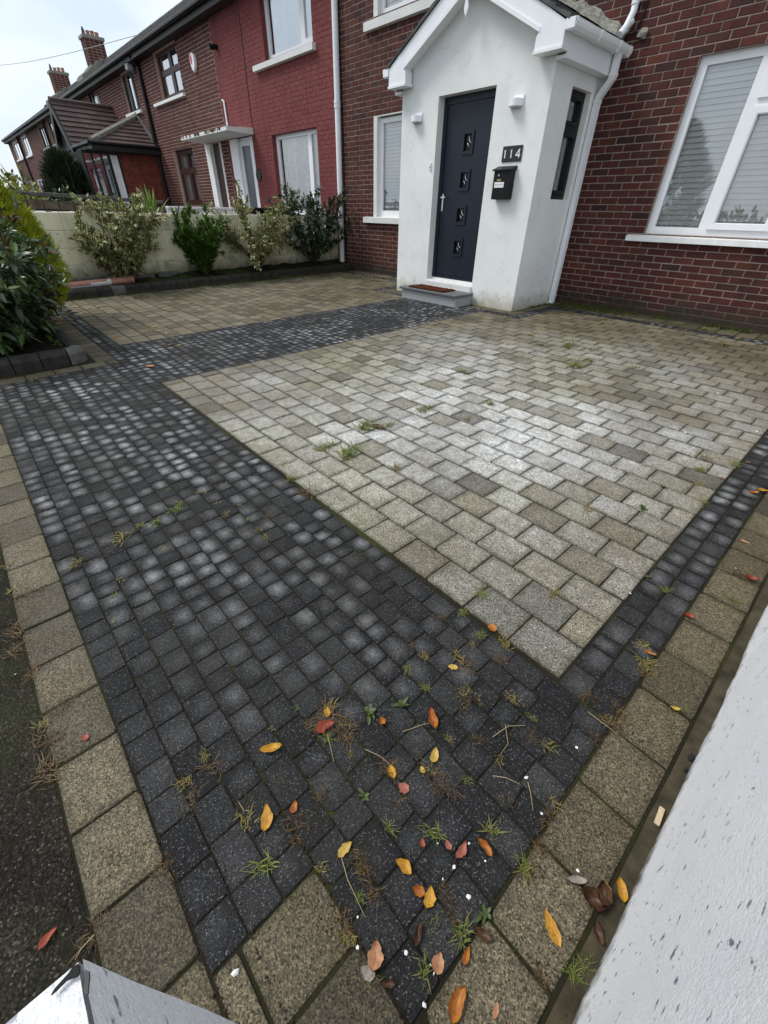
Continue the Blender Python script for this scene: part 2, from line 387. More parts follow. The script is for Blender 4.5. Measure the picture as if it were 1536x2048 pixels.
M['glass'] = m_glass('window_glass', (.97, .98, .98), .15)
M['glass_hi'] = m_glass('bright_window_glass', (.9, .93, .95), .38)
M['dark'] = plain('dark_room', (.012, .012, .013), .9)
M['room'] = plain('dim_room', (.10, .10, .10), .9)
M['blind'] = plain('white_blind_slat', (.86, .86, .82), .5, .04, 4)
M['net'] = plain('net_curtain', (.74, .74, .71), .9, .15, 14)
M['kerb'] = plain('dark_wet_kerb_stone', (.026, .024, .019), .75, .45, 14, .3, 0, .5)
M['kerb2'] = plain('pale_kerb_stone', (.10, .098, .085), .8, .35, 14, .3, 0, .5)
M['soil'] = plain('dark_soil', (.014, .011, .009), .95, .5, 30, .1, 0, .9)
M['moss'] = plain('green_moss', (.055, .085, .015), .95, .5, 40, .1, 0, .9)
M['tile'] = plain('brown_concrete_tile', (.072, .040, .036), .6, .35, 9)
M['slate'] = plain('weathered_grey_tile', (.075, .075, .075), .8, .5, 5, .3, 0, .4)
M['lichen'] = plain('lichen_crusted_cement', (.24, .235, .20), .9, .5, 22, .2, 0, .9)
M['brownblock'] = plain('brown_concrete_block', (.125, .098, .070), .9, .4, 8, .2, 0, .4)
M['pinkpipe'] = plain('faded_clay_pipe', (.42, .20, .15), .6, .3, 8)
M['twig'] = plain('brown_twig', (.055, .035, .022), .85, .3, 30)
M['bark'] = plain('grey_brown_bark', (.09, .075, .055), .9, .4, 20)
M['terracotta'] = plain('terracotta_pot', (.34, .15, .10), .8, .3, 8)
M['brownframe'] = plain('mahogany_frame', (.040, .013, .012), .45, .2, 8)

# ------------------------------------------------------------------ the ground
def ground_sheet(name, x0, x1, ys, dz, mat, kind='structure', label=None):
    mb = MB()
    for a, b in zip(ys, ys[1:]): mb.face([(x0, a, zg(a)+dz), (x1, a, zg(a)+dz), (x1, b, zg(b)+dz), (x0, b, zg(b)+dz)])
    return tag(mb.build(name, mat), label, kind=kind)
M['earth'] = plain('dull_earth', (.06, .065, .04), .95, .4, .6)
def m_footpath():
    t = NT('damp_footpath_concrete'); p = t.pos()
    c = t.ramp(t.noise(p, 4, 5), [(.3, (.009, .0078, .006)), (.48, (.020, .0175, .013)), (.72, (.036, .032, .024))])
    s_ = t.n('ShaderNodeSeparateColor', {0: t.voro(p, 260)})
    c = t.mix(1.0, c, t.ramp(s_.outputs[0], [(0, .25), (.6, 1.0), (1, 2.2)]), 'MULTIPLY')
    c = t.mix(t.ramp(t.noise(p, 16, 5, .7), [(.45, 0.0), (.68, .75)]), c, (.010, .009, .005))
    c = t.mix(t.ramp(s_.outputs[1], [(.93, 0.0), (.98, .5)]), c, (.17, .155, .12))
    c = t.mix(t.ramp(t.noise(p, 1.7, 3), [(.46, 0.0), (.66, .6)]), c, (.030, .034, .009))
    t.bump(t.math('ADD', s_.outputs[0], t.noise(p, 40, 4)), .008, 1.0)
    return t.fin(c, .85, .12)
M['footpath'] = m_footpath()
M['asphalt'] = plain('asphalt', (.045, .045, .047), .9, .3, 40)
ground_sheet('ground', -400, 400, [-400, -12, 14, 400], -.09, M['earth'])
ground_sheet('road', -120, 60, [-11.0, -4.2], -.075, M['asphalt'])
fp = MB(); fp.box(-60, 30, -4.2, -.3165, -.2, 0); 
fp.v = [(x, y, (zg(y)-.003 if z == 0 else zg(y)-.2)) for x, y, z in fp.v]
tag(fp.build('footpath', M['footpath']), kind='structure')
drive = tag(ground_sheet('driveway', -9.0, .20, [-.318, 1, 3, 5, FY+.02], -.0042, M['joint']), kind='structure')
ground_sheet('neighbour_yard', -30, -9.12, [-.3, 3, FY], -.02, plain('yard_concrete', (.13, .125, .11), .9, .3, 3))

# ------------------------------------------------------------------ paving pieces
def piece_variant(seed, cut, inset, jit, drop, depth):
    "unit paver -.5..+.5, eight-sided outline, worn arris; returns verts, faces, uvs (z in metres)"
    rr = random.Random(seed)
    j = lambda: rr.uniform(-jit, jit)
    o = []
    for (sx, sy) in ((-1,-1),(1,-1),(1,1),(-1,1)):
        a, b = cut*rr.uniform(.6, 1.5), cut*rr.uniform(.6, 1.5)
        if rr.random() < .18: a, b = a*2.6, b*2.2
        if (sx*sy) > 0: o += [(sx*(.5)+j(), sy*(.5-a)+j()), (sx*(.5-b)+j(), sy*.5+j())]
        else: o += [(sx*(.5-b)+j(), sy*.5+j()), (sx*.5+j(), sy*(.5-a)+j())]
    V = [(x, y, -depth) for x, y in o] + [(x, y, -drop) for x, y in o] + [(x*(1-inset*2*rr.uniform(.7,1.3)), y*(1-inset*2*rr.uniform(.7,1.3)), rr.uniform(-.0006, .0006)) for x, y in o]
    F = [tuple(range(16, 24))] + [(i, (i+1)%8, 8+(i+1)%8, 8+i) for i in range(8)] + [(8+i, 8+(i+1)%8, 16+(i+1)%8, 16+i) for i in range(8)]
    UV = [(x+.5, y+.5) for x, y, z in V]
    return V, F, UV
KIND = {
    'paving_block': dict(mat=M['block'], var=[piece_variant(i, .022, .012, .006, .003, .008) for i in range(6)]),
    'sett':         dict(mat=M['sett'],  var=[piece_variant(20+i, .05, .028, .014, .0022, .008) for i in range(7)]),
    'border_slab':  dict(mat=M['slab'],  var=[piece_variant(40+i, .022, .012, .008, .003, .010) for i in range(5)]),
}
PIECES = {k: [] for k in KIND}
def lay(kind, x0, x1, y0, y1, gap):
    if x1-x0 < .025 or y1-y0 < .025: return
    PIECES[kind].append((x0+gap/2, x1-gap/2, y0+gap/2, y1-gap/2))
def rows_x(kind, x0, x1, y0, y1, pitch, length, gap, right=True, bond=0.5, rnd=None, k0=0):
    "courses running along X, laid from the right edge"
    n = max(1, round((y1-y0)/pitch)); ph = (y1-y0)/n
    for k in range(n):
        x = x1; first = True
        while x > x0+.012:
            l = U(*rnd) if rnd else length
            if first and (k+k0) % 2 and not rnd: l *= bond
            if x-l-x0 < (.045 if rnd else .05): l = x-x0
            first = False
            lay(kind, max(x0, x-l), x, y0+k*ph, y0+(k+1)*ph, gap); x -= l
def rows_y(kind, x0, x1, y0, y1, pitch, length, gap, rnd=None, start=0):
    n = max(1, round((x1-x0)/pitch)); pw = (x1-x0)/n
    for k in range(n):
        y = y0; first = True
        while y < y1-.012:
            l = U(*rnd) if rnd else length
            if first and start: l = start
            first = False
            if y1-y-l < .04: l = y1-y
            lay(kind, x0+k*pw, x0+(k+1)*pw, y, min(y1, y+l), gap); y += l
SR = (.068, .115)
# buff field right of the path, with the corner cut out for the porch
rows_x('paving_block', -3.80, -.172, .935, 5.29, .1625, .196, .0045)
rows_x('paving_block', -3.19, -.172, 5.29, 6.24, .1625, .196, .0045, k0=1)
# buff field left of the path
rows_x('paving_block', -8.42, -5.25, .997, 5.29, .1625, .196, .0065)
rows_x('paving_block', -8.42, -6.21, 5.29, 6.30, .1625, .196, .0065)
# charcoal band parallel to the street, the path to the door, edging strips
P_ = .0823
rows_x('sett', -4.60, -.303, -.155, .0919, P_, 0, .0022, rnd=SR)
rows_x('sett', -4.60, .004, .0919, .915, P_, 0, .0022, rnd=SR)
rows_x('sett', -3.80, .004, .915, .935, .02, 0, .002, rnd=(.1, .2)) if False else None
rows_x('sett', -5.25, -3.80, .915, 5.29, P_, 0, .003, rnd=SR)
rows_x('sett', -8.42, -4.60, .8326, .9972, P_, 0, .003, rnd=SR) if False else rows_x('sett', -8.42, -5.25, .8326, .9972, P_, 0, .003, rnd=SR)
rows_x('sett', -5.25, -4.60, .8326, .915, P_, 0, .003, rnd=SR)
rows_y('sett', -.168, .004, .919, 6.24, .086, 0, .0045, rnd=SR)
rows_x('sett', -3.19, .004, 6.24, 6.41, .085, 0, .006, rnd=SR)
rows_x('sett', -6.21, -5.40, 5.29, 5.455, .0825, 0, .006, rnd=SR)
rows_x('sett', -4.18, -3.19, 5.29, 5.455, .0825, 0, .006, rnd=SR)
rows_y('sett', -3.355, -3.19, 5.455, 6.41, .0825, 0, .006, rnd=SR)
rows_y('sett', -6.21, -6.045, 5.455, 6.41, .0825, 0, .006, rnd=SR)
rows_x('sett', -8.42, -6.21, 6.30, 6.46, .08, 0, .006, rnd=SR)
# buff border slabs
rows_x('border_slab', -4.60, -.344, -.312, -.155, .157, .197, .0055)
rows_x('border_slab', -.344, .19, -.312, -.155, .157, .125, .008)
lay('border_slab', -.300, -.150, -.155, -.098, .006); lay('border_slab', -.150, .15, -.155, -.098, .006)
lay('border_slab', -.303, -.146, -.098, .0919, .007); lay('border_slab', -.146, .012, -.098, .0919, .007)
lay('border_slab', .012, .160, -.098, .118, .007)
rows_y('border_slab', .008, .160, .118, 6.41, .152, .1965, .005, start=.198)
rows_y('border_slab', -4.76, -4.60, -.312, .8326, .16, .21, .008)
rows_x('border_slab', -8.42, -4.76, .665, .8326, .168, .2, .008)
rows_x('border_slab', -8.42, .16, 6.46, 6.76, .30, .3, .012) if False else None
rows_x('border_slab', -3.19, .16, 6.41, 6.60, .19, .20, .012); rows_x('border_slab', -3.19, .16, 6.60, 6.775, .17, .20, .012)
rows_x('border_slab', -8.42, -6.21, 6.46, 6.77, .31, .42, .015)
rows_x('border_slab', -6.045, -5.40, 5.455, 5.61, .155, .2, .008); rows_x('border_slab', -4.18, -3.355, 5.455, 5.61, .155, .2, .008)
rows_y('border_slab', -3.51, -3.355, 5.61, 6.77, .155, .2, .008); rows_y('border_slab', -6.045, -5.885, 5.61, 6.77, .155, .2, .008)
TILT = math.atan(.018)
def proj(p):
    d = Vector(p) - Vector((0, 0, CAM_H)); z = d.dot(fw)
    if z < .02: return None
    return 768+F_PX*d.dot(rt2)/z, 1024+F_PX*d.dot(dn2)/z, z
def shown(p, mgn=30):
    q = proj(p); return q is not None and -mgn < q[0] < 1536+mgn and -mgn < q[1] < 2048+mgn
for kind, lst in PIECES.items():
    K = KIND[kind]; mss = []
    for i, (V, F, UV) in enumerate(K['var']):
        mb = MB(); mb.raw(V, F, 0, 0.0, UV); mss.append(mb.mesh(kind, K['mat']))
    def dist(b):
        c = ((b[0]+b[1])/2, (b[2]+b[3])/2, 0); return math.dist(c, (0, 0, CAM_H)) + (0 if shown(c) else 50)
    lst.sort(key=dist)
    rest = MB()
    jz, jt = {'paving_block': (.0025, .012), 'sett': (.0012, .012), 'border_slab': (.0025, .012)}[kind]
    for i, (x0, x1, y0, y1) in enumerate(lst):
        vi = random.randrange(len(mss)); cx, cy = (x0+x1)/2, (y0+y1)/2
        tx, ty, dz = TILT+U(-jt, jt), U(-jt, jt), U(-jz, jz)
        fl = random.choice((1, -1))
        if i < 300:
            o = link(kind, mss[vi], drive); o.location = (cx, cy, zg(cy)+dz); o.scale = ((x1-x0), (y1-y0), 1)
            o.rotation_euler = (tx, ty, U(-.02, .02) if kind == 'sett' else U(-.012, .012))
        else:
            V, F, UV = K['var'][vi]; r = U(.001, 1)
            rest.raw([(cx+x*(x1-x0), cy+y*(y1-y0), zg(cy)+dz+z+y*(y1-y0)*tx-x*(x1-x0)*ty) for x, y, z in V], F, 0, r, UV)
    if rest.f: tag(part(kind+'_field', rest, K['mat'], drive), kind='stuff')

# ------------------------------------------------------------------ brickwork
def subtract(iv, holes):
    out = [iv]
    for h0, h1 in holes:
        nx = []
        for a, b in out:
            if h1 <= a or h0 >= b: nx.append((a, b)); continue
            if h0 > a: nx.append((a, h0))
            if h1 < b: nx.append((h1, b))
        out = nx
    return out
BL, BH, CH, J = .215, .065, .075, .010
brick_meshes = {}
def unit_brick(key, mat, seed):
    if (key, seed) not in brick_meshes:
        rr = random.Random(seed); mb = MB(); c = .0035
        j = lambda: rr.uniform(-.0015, .0015)
        V = [(-BL/2+j(), 0, -BH/2+j()), (BL/2+j(), 0, -BH/2+j()), (BL/2+j(), 0, BH/2+j()), (-BL/2+j(), 0, BH/2+j())]
        V2 = [(x-math.copysign(c, x), -.0035, z-math.copysign(c, z)) for x, y, z in V]
        W = [(x, .010, z) for x, y, z in V]
        V = [(x, -.001, z) for x, y, z in V]
        F = [(4, 5, 6, 7)] + [(i, (i+1)%4, 4+(i+1)%4, 4+i) for i in range(4)] + [(8+i, 8+(i+1)%4, (i+1)%4, i) for i in range(4)]
        mb.raw(V+V2+W, F); brick_meshes[key, seed] = (mb.mesh('brick', mat), V+V2+W, F)
    return brick_meshes[key, seed]
def brick_front(parent, key, mat, mortar, x0, x1, z0, z1, holes, single=0, top=None, wallname='wall', thick=.28, zb=.05):
    "wall sheet with openings and separately proud bricks; holes = (x0, x1, z0, z1)"
    # backing wall, cut into horizontal bands so that the openings stay open
    mb = MB(); zs = sorted({z0, z1, *[min(z1, max(z0, h[2])) for h in holes], *[min(z1, max(z0, h[3])) for h in holes]})
    for a, b in zip(zs, zs[1:]):
        if b-a < 1e-4: continue
        for u, v in subtract((x0, x1), [(h[0], h[1]) for h in holes if h[2] < (a+b)/2 < h[3]]): mb.box(u, v, FY, FY+thick, a, b)
    wall = part(wallname, mb, mortar, parent)
    cand = []; nrow = int((z1-zb)/CH)
    for k in range(nrow):
        a = zb+k*CH+J/2; b = a+BH
        if b > z1: break
        hs = [(h[0]-J*.4, h[1]+J*.4) for h in holes if h[2] < b-.012 and h[3] > a+.012]
        x = x0-(.1125 if k % 2 else 0)
        while x < x1:
            for u, v in subtract((max(x, x0), min(x+BL, x1)), hs):
                if v-u > .03: cand.append((u, v, a))
            x += BL+J
    cand = [c for c in cand if shown(((c[0]+c[1])/2, FY, c[2]), 60)] + [c for c in cand if not shown(((c[0]+c[1])/2, FY, c[2]), 60)]
    if single:
        vis = [c for c in cand if shown((c[0], FY, c[2]))]; vis.sort(key=lambda c: math.dist((c[0], FY, c[2]), (0, 0, CAM_H)))
        keep = set(vis[:single])
    else: keep = set()
    rest = MB(); wo = wall
    base = -wall.location - (parent.location if parent else Vector())
    for (u, v, a) in cand:
        me, V, F = unit_brick(key, mat, random.randrange(6)); s = (v-u)/BL; cx, cz = (u+v)/2, a+BH/2; py = FY+U(-.0025, .001)
        if (u, v, a) in keep:
            o = link('brick', me, wall); o.location = Vector((cx, py, cz)); o.scale = (s, 1, 1); o.rotation_euler = (0, U(-.006, .006), 0)
        else: rest.raw([(cx+x*s, py+y, cz+z) for x, y, z in V], F, 0, U(.001, 1))
    if rest.f:
        o = rest.build('brickwork', mat, wall); tag(o, kind='stuff')
    return wall

def frame_ring(mb, x0, x1, z0, z1, w_, y0, y1, mi=0):
    mb.box(x0, x0+w_, y0, y1, z0, z1, mi); mb.box(x1-w_, x1, y0, y1, z0, z1, mi)
    mb.box(x0+w_, x1-w_, y0, y1, z0, z0+w_, mi); mb.box(x0+w_, x1-w_, y0, y1, z1-w_, z1, mi)
def window(parent, x0, x1, z0, z1, lights, fm, back='blind', glass='glass', fw_=.06, sill=None, deep=.09, sash=(), sill_mat='stonewhite', transom=None):
    "window > frame, pane, sill, blind_slat / curtain. lights: list of (xa, xb, za, zb) glazed openings"
    y0 = FY+deep
    mb = MB(); frame_ring(mb, x0, x1, z0, z1, fw_, y0, y0+.06)
    # mullions: everything that is not glass
    zs = sorted({z0+fw_, z1-fw_, *[l[2] for l in lights], *[l[3] for l in lights]})
    for a, b in zip(zs, zs[1:]):
        if b-a < .004: continue
        for u, v in subtract((x0+fw_, x1-fw_), [(l[0], l[1]) for l in lights if l[2] < (a+b)/2 < l[3]]): mb.box(u, v, y0+.002, y0+.058, a, b)
    wi = part('window', mb, M[fm], parent)
    for k, (xa, xb, za, zb) in enumerate(lights):
        g = MB(); g.face([(xa-.004, y0+.03, za-.004), (xb+.004, y0+.03, za-.004), (xb+.004, y0+.03, zb+.004), (xa-.004, y0+.03, zb+.004)])
        part('pane', g, M[glass], wi)
        if k in sash:
            s_ = MB(); frame_ring(s_, xa-.055, xb+.055, za-.055, zb+.055, .055, y0-.022, y0+.02)
            s2 = MB(); frame_ring(s2, xa-.002, xb+.002, za-.002, zb+.002, .012, y0-.012, y0+.024)
            for q in (s2,): s_.raw(q.v, q.f)
            part('sash', s_, M[fm], wi)
    if back == 'blind':
        n = int((z1-z0-.1)/.052)
        for k in range(n):
            zc = z0+.07+k*.052; b = MB(); b.prism([(y0+.075, zc-.027), (y0+.100, zc+.025), (y0+.102, zc+.024), (y0+.078, zc-.028)], 'x', x0+.04, x1-.04)
            part('blind_slat', b, M['blind'], wi)
        d = MB(); d.box(x0, x1, y0+.24, y0+.26, z0, z1); part('room_wall', d, M['room'], wi)
    elif back == 'net':
        b = MB(); n = 40
        for k in range(n):
            xa, xb = x0+(x1-x0)*k/n, x0+(x1-x0)*(k+1)/n
            b.face([(xa, y0+.15+.045*math.sin(k*1.9), z0), (xb, y0+.15+.045*math.sin((k+1)*1.9), z0), (xb, y0+.15+.045*math.sin((k+1)*1.9), z1), (xa, y0+.15+.045*math.sin(k*1.9), z1)])
        part('net_curtain', b, M['net'], wi, True)
    else:
        d = MB(); d.box(x0, x1, y0+.24, y0+.26, z0, z1); part('room_wall', d, M['dark' if back == 'dark' else 'room'], wi)
    if sill:
        a, b, za, zb, out = sill; s_ = MB(); s_.prism([(FY-out, za+.012), (FY-out, zb-.012), (y0+.0, zb+.006), (y0+.0, za)], 'x', a, b)
        part('sill', s_, M[sill_mat], wi)
    return wi
def reveal(parent, x0, x1, z0, z1, deep, mat, w_=.0, name='window_reveal'):
    mb = MB(); t = .012
    mb.box(x0-.001, x0+t, FY-.006, FY+deep, z0, z1); mb.box(x1-t, x1+.001, FY-.006, FY+deep, z0, z1); mb.box(x0+t, x1-t, FY-.006, FY+deep, z1-t, z1)
    return part(name, mb, mat, parent)
def roof(parent, x0, x1, name='roof', tiles=False):
    "front slope of the terrace roof, rear slope, gutter, fascia"
    mb = MB(); ye, ze, yr, zr = FY-.34, 5.02, 10.1, 7.25; n = 14
    for k in range(n):                                   # lapped courses
        a, b = k/n, (k+1)/n; dy, dz = yr-ye, zr-ze
        mb.face([(x0, ye+dy*a, ze+dz*a+.035), (x1, ye+dy*a, ze+dz*a+.035), (x1, ye+dy*b, ze+dz*b+.01), (x0, ye+dy*b, ze+dz*b+.01)], 0, U(.001, 1))
        mb.face([(x0, ye+dy*a, ze+dz*a), (x1, ye+dy*a, ze+dz*a), (x1, ye+dy*a, ze+dz*a+.035), (x0, ye+dy*a, ze+dz*a+.035)])
    mb.face([(x0, yr, zr+.01), (x1, yr, zr+.01), (x1, 13.7, 5.0), (x0, 13.7, 5.0)])
    r = part(name, mb, M['slate'], parent)
    f = MB(); f.box(x0, x1, FY-.26, FY-.232, 4.83, 5.02); f.box(x0, x1, FY-.232, FY, 4.83, 4.85); part('fascia', f, M['blackwood'], r)
    g = MB(); g.tube([(x0, FY-.315, 4.985), (x1, FY-.315, 4.985)], .055, 8); part('gutter', g, M['black'], r)
    q = MB(); q.tube([(x0, yr, zr), (x1, yr, zr)], .11, 8); part('ridge_tile', q, M['slate'], r)
    return r
def block(parent, x0, x1, mat):
    mb = MB(); mb.box(x0, x1, 13.3, 13.5, 0, 5.0); mb.box(x0, x0+.2, FY+.28, 13.3, 0, 5.0); mb.box(x1-.2, x1, FY+.28, 13.3, 0, 5.0)
    return part('rear_wall', mb, mat, parent)

Z0 = zg(FY)-.012
# ------------------------------------------------------------------ the house with the white porch
X0, X1 = -8.93, 1.6
house = thing('terraced_house', 'red brick terraced house with white gabled porch numbered 114', 'house', ((X0+X1)/2, FY, Z0))
rw = (-2.52, -.10, 1.03, 2.60); lw = (-7.83, -6.50, 1.10, 2.60); uw = (-7.84, -6.30, 3.80, 4.85); uw2 = (-2.6, -.2, 3.80, 4.85)
brick_front(house, 'A', M['brick'], M['mortar'], X0, X1, Z0, 4.9, [rw, lw, uw, uw2, (-5.6, -3.8, Z0, 2.4)], single=300)
roof(house, X0, X1); block(house, X0, X1, M['mortar'])
window(house, rw[0], rw[1], rw[2], rw[3], [(-2.44, -1.945, 1.105, 2.525), (-1.80, -1.30, 1.15, 2.09), (-1.80, -1.30, 2.265, 2.50), (-1.15, -.65, 1.105, 2.525)], 'upvc',
       fw_=.075, sill=(-2.705, .05, .935, 1.015, .07), deep=.05, sash=(1, 2), sill_mat='white')
window(house, lw[0]+.09, lw[1], lw[2], lw[3]-.03, [(-7.655, -7.10, 1.215, 2.50), (-7.0, -6.60, 1.215, 2.50)], 'upvc', fw_=.07, sill=(-8.09, -6.4, .995, 1.11, .07), deep=.07)
reveal(house, lw[0], lw[1], lw[2], lw[3], .075, M['stonewhite'])
mb = MB(); mb.box(lw[0]+.011, lw[0]+.09, FY-.004, FY+.13, lw[2], lw[3]-.012); part('window_reveal', mb, M['stonewhite'], house)
window(house, uw[0]+.1, uw[1], uw[2], uw[3], [(-7.66, -7.22, 3.87, 4.75), (-7.1, -6.4, 3.87, 4.75)], 'upvc', fw_=.07, sill=(-8.03, -6.15, 3.64, 3.77, .07), deep=.07)
reveal(house, uw[0], uw[1], uw[2], uw[3], .08, M['stonewhite'])
mb = MB(); mb.box(uw[0]+.011, uw[0]+.1, FY-.004, FY+.13, uw[2], uw[3]-.012); part('window_reveal', mb, M['stonewhite'], house)
window(house, uw2[0], uw2[1], uw2[2], uw2[3], [(-2.5, -1.9, 3.87, 4.75), (-1.75, -.3, 3.87, 4.75)], 'upvc', fw_=.07, sill=(-2.75, -.05, 3.66, 3.77, .06), deep=.06)
# porch walls: front with the door opening and gable, two sides
DX0, DX1, DZ0, DZ1 = -5.185, -4.268, .335, 2.437
PX0, PX1 = -5.875, -3.522
pz = zg(PY)-.02; AX = (PX0+PX1)/2; GZ = 2.70; AZ = 3.30
pw = MB()
pw.box(PX0, DX0, PY, PY+.2, pz, DZ1); pw.box(DX1, PX1, PY, PY+.2, pz, DZ1); pw.box(DX0, DX1, PY, PY+.2, pz, DZ0)
pw.prism([(PX0, DZ1), (PX1, DZ1), (PX1, GZ), (AX, AZ), (PX0, GZ)], 'y', PY, PY+.2)
SW = (6.05, 6.50, 1.365, 2.395)                            # side window y0 y1 z0 z1
pw.box(PX0, PX0+.2, PY+.2, FY-.001, pz, GZ)
for a, b, c, d in ((PY+.2, SW[0], pz, GZ), (SW[1], FY-.001, pz, GZ), (SW[0], SW[1], pz, SW[2]), (SW[0], SW[1], SW[3], GZ)): pw.box(PX1-.2, PX1, a, b, c, d)
part('porch_wall', pw, M['render'], house)
sw = MB()
for a, b, c, d in ((SW[0], SW[0]+.05, SW[2], SW[3]), (SW[1]-.05, SW[1], SW[2], SW[3]), (SW[0]+.05, SW[1]-.05, SW[2], SW[2]+.06), (SW[0]+.05, SW[1]-.05, SW[3]-.05, SW[3]), (SW[0]+.05, SW[1]-.05, 2.02, 2.09)):
    sw.box(PX1-.14, PX1-.07, a, b, c, d)
swo = part('side_window', sw, M['blackwood'], house, label='narrow black side window of the porch')
for za, zb in ((SW[2]+.06, 2.02), (2.09, SW[3]-.05)):
    s_ = MB(); a, b = SW[0]+.05, SW[1]-.05
    for q in ((a, a+.035, za, zb), (b-.035, b, za, zb), (a+.035, b-.035, za, za+.035), (a+.035, b-.035, zb-.035, zb)): s_.box(PX1-.125, PX1-.055, *q)
    part('sash', s_, M['blackwood'], swo)
    g = MB(); g.face([(PX1-.1, a, za), (PX1-.1, b, za), (PX1-.1, b, zb), (PX1-.1, a, zb)]); part('pane', g, M['glass'], swo)
mb = MB(); mb.box(PX1-.45, PX1-.43, SW[0]-.3, SW[1]+.2, SW[2]-.2, SW[3]+.2); part('hall_wall', mb, M['dark'], swo)
mb = MB()
for k in range(4): mb.tube([(PX1-.21, SW[0]+.10+.085*k, SW[2]+.03), (PX1-.21, SW[0]+.10+.085*k, SW[3]-.02)], .02, 6)
part('hanging_curtain', mb, M['net'], swo)
# front door
dy = PY+.15
mb = MB(); mb.box(DX0+.001, DX0+.062, dy-.03, dy+.04, DZ0, DZ1); mb.box(DX1-.062, DX1-.001, dy-.03, dy+.04, DZ0, DZ1)
mb.box(DX0+.062, DX1-.062, dy-.03, dy+.04, DZ1-.075, DZ1-.001); mb.box(DX0+.062, DX1-.062, dy-.045, dy+.04, DZ0, DZ0+.055)
door = part('front_door', mb, M['navy'], house, label='navy blue door with four small square windows')
panes = [(2.087, 1.84), (1.69, 1.45), (1.292, 1.06), (.90, .665)]
lf = MB(); lx0, lx1, lz0, lz1 = DX0+.065, DX1-.065, DZ0+.058, DZ1-.078
pxa, pxb = -4.79, -4.655
zs = [lz0]
for t_, b_ in panes[::-1]: zs += [b_+.03, t_-.03]
zs.append(lz1)
for k, (a, b) in enumerate(zip(zs, zs[1:])):
    if k % 2 == 0: lf.box(lx0, lx1, dy-.018, dy+.03, a, b)
    else: lf.box(lx0, pxa, dy-.018, dy+.03, a, b); lf.box(pxb, lx1, dy-.018, dy+.03, a, b)
part('door_leaf', lf, M['navy'], door)
for t_, b_ in panes:
    f = MB(); a, b = b_+.03, t_-.03
    for q in ((pxa-.028, pxa+.006, a-.028, b+.028), (pxb-.006, pxb+.028, a-.028, b+.028), (pxa+.006, pxb-.006, a-.028, a+.006), (pxa+.006, pxb-.006, b-.006, b+.028)): f.box(q[0], q[1], dy-.032, dy-.017, q[2], q[3])
    part('pane_frame', f, M['navy'], door)
    g = MB(); g.face([(pxa, dy-.004, a), (pxb, dy-.004, a), (pxb, dy-.004, b), (pxa, dy-.004, b)]); part('pane', g, M['black'], door)
    c_ = MB(); xm, zm = pxa+.075, (a+b)/2
    c_.tube([(xm-.006, dy-.007, zm+.065), (xm-.002, dy-.007, zm+.03), (xm+.012, dy-.007, zm+.008), (xm+.035, dy-.007, zm-.004)], [.002, .006, .005, .002], 5)
    c_.tube([(xm-.028, dy-.007, zm-.004), (xm-.012, dy-.007, zm-.02), (xm+.004, dy-.007, zm-.045)], [.002, .006, .002], 5)
    part('pane_motif', c_, M['chrome'], door)
h = MB(); h.bbox(-5.103, -5.073, dy-.032, dy-.018, 1.215, 1.425, .006); h.tube([(-5.088, dy-.03, 1.378), (-5.088, dy-.07, 1.378), (-5.075, dy-.078, 1.378), (-5.0, dy-.074, 1.378)], .0095, 8)
h.tube([(-5.088, dy-.034, 1.27), (-5.088, dy-.026, 1.27)], .013, 10)
part('handle', h, M['chrome'], door)
th = MB(); th.prism([(dy-.07, DZ0-.004), (dy-.07, DZ0+.020), (dy-.025, DZ0+.028), (dy-.025, DZ0-.004)], 'x', DX0+.003, DX1-.003); part('threshold', th, M['stonewhite'], door)
mb = MB(); mb.box(DX0, DX1, PY-.03, PY-.0005, pz, DZ0-.02); part('rough_footing', mb, M['stonewhite'], house)
# porch roof
sl = (AZ-GZ)/(AX-PX0)                                         # rise over run
rp = MB(); ov = .165; yf, yb = PY-.17, FY-.002; nt_ = 7
zr = AZ+.16
def rz(x): return zr - sl*abs(x-AX)
for sgn in (-1, 1):
    xe = AX+sgn*(AX-PX0+ov)
    for k in range(nt_):
        a, b = k/nt_, (k+1)/nt_; xa, xb = xe+(AX-xe)*a, xe+(AX-xe)*b
        rp.face([(xa, yf, rz(xa)+.03), (xa, yb, rz(xa)+.03), (xb, yb, rz(xb)+.012), (xb, yf, rz(xb)+.012)])
        rp.face([(xa, yf, rz(xa)), (xa, yb, rz(xa)), (xa, yb, rz(xa)+.03), (xa, yf, rz(xa)+.03)])
        rp.face([(xa, yf, rz(xa)-.012), (xb, yf, rz(xb)-.012), (xb, yf, rz(xb)+.012), (xa, yf, rz(xa)+.03)])
    rp.face([(xe, yf, rz(xe)-.012), (xe, yb, rz(xe)-.012), (AX, yb, zr-.012), (AX, yf, zr-.012)])
pr = part('porch_roof', rp, M['slate'], house)
mb = MB(); mb.tube([(AX, yf, zr+.02), (AX, yb, zr+.02)], .10, 8); part('ridge_tile', mb, M['slate'], pr)
fl = MB()                                                      # cement flashing against the wall
for sgn in (-1, 1):
    xe = AX+sgn*(AX-PX0+ov)
    n = 16; prev = None
    for k in range(n+1):
        x = xe+(AX-xe)*k/n; q = (x, FY-.15+U(-.03, .03), rz(x)+.034+U(0, .012)), (x, FY-.012, rz(x)+.13+U(-.03, .03))
        if prev: fl.face([prev[0], q[0], q[1], prev[1]])
        prev = q
part('flashing', fl, M['lichen'], pr)
bb = MB(); yb0, yb1 = PY-.15, PY-.125                          # bargeboards
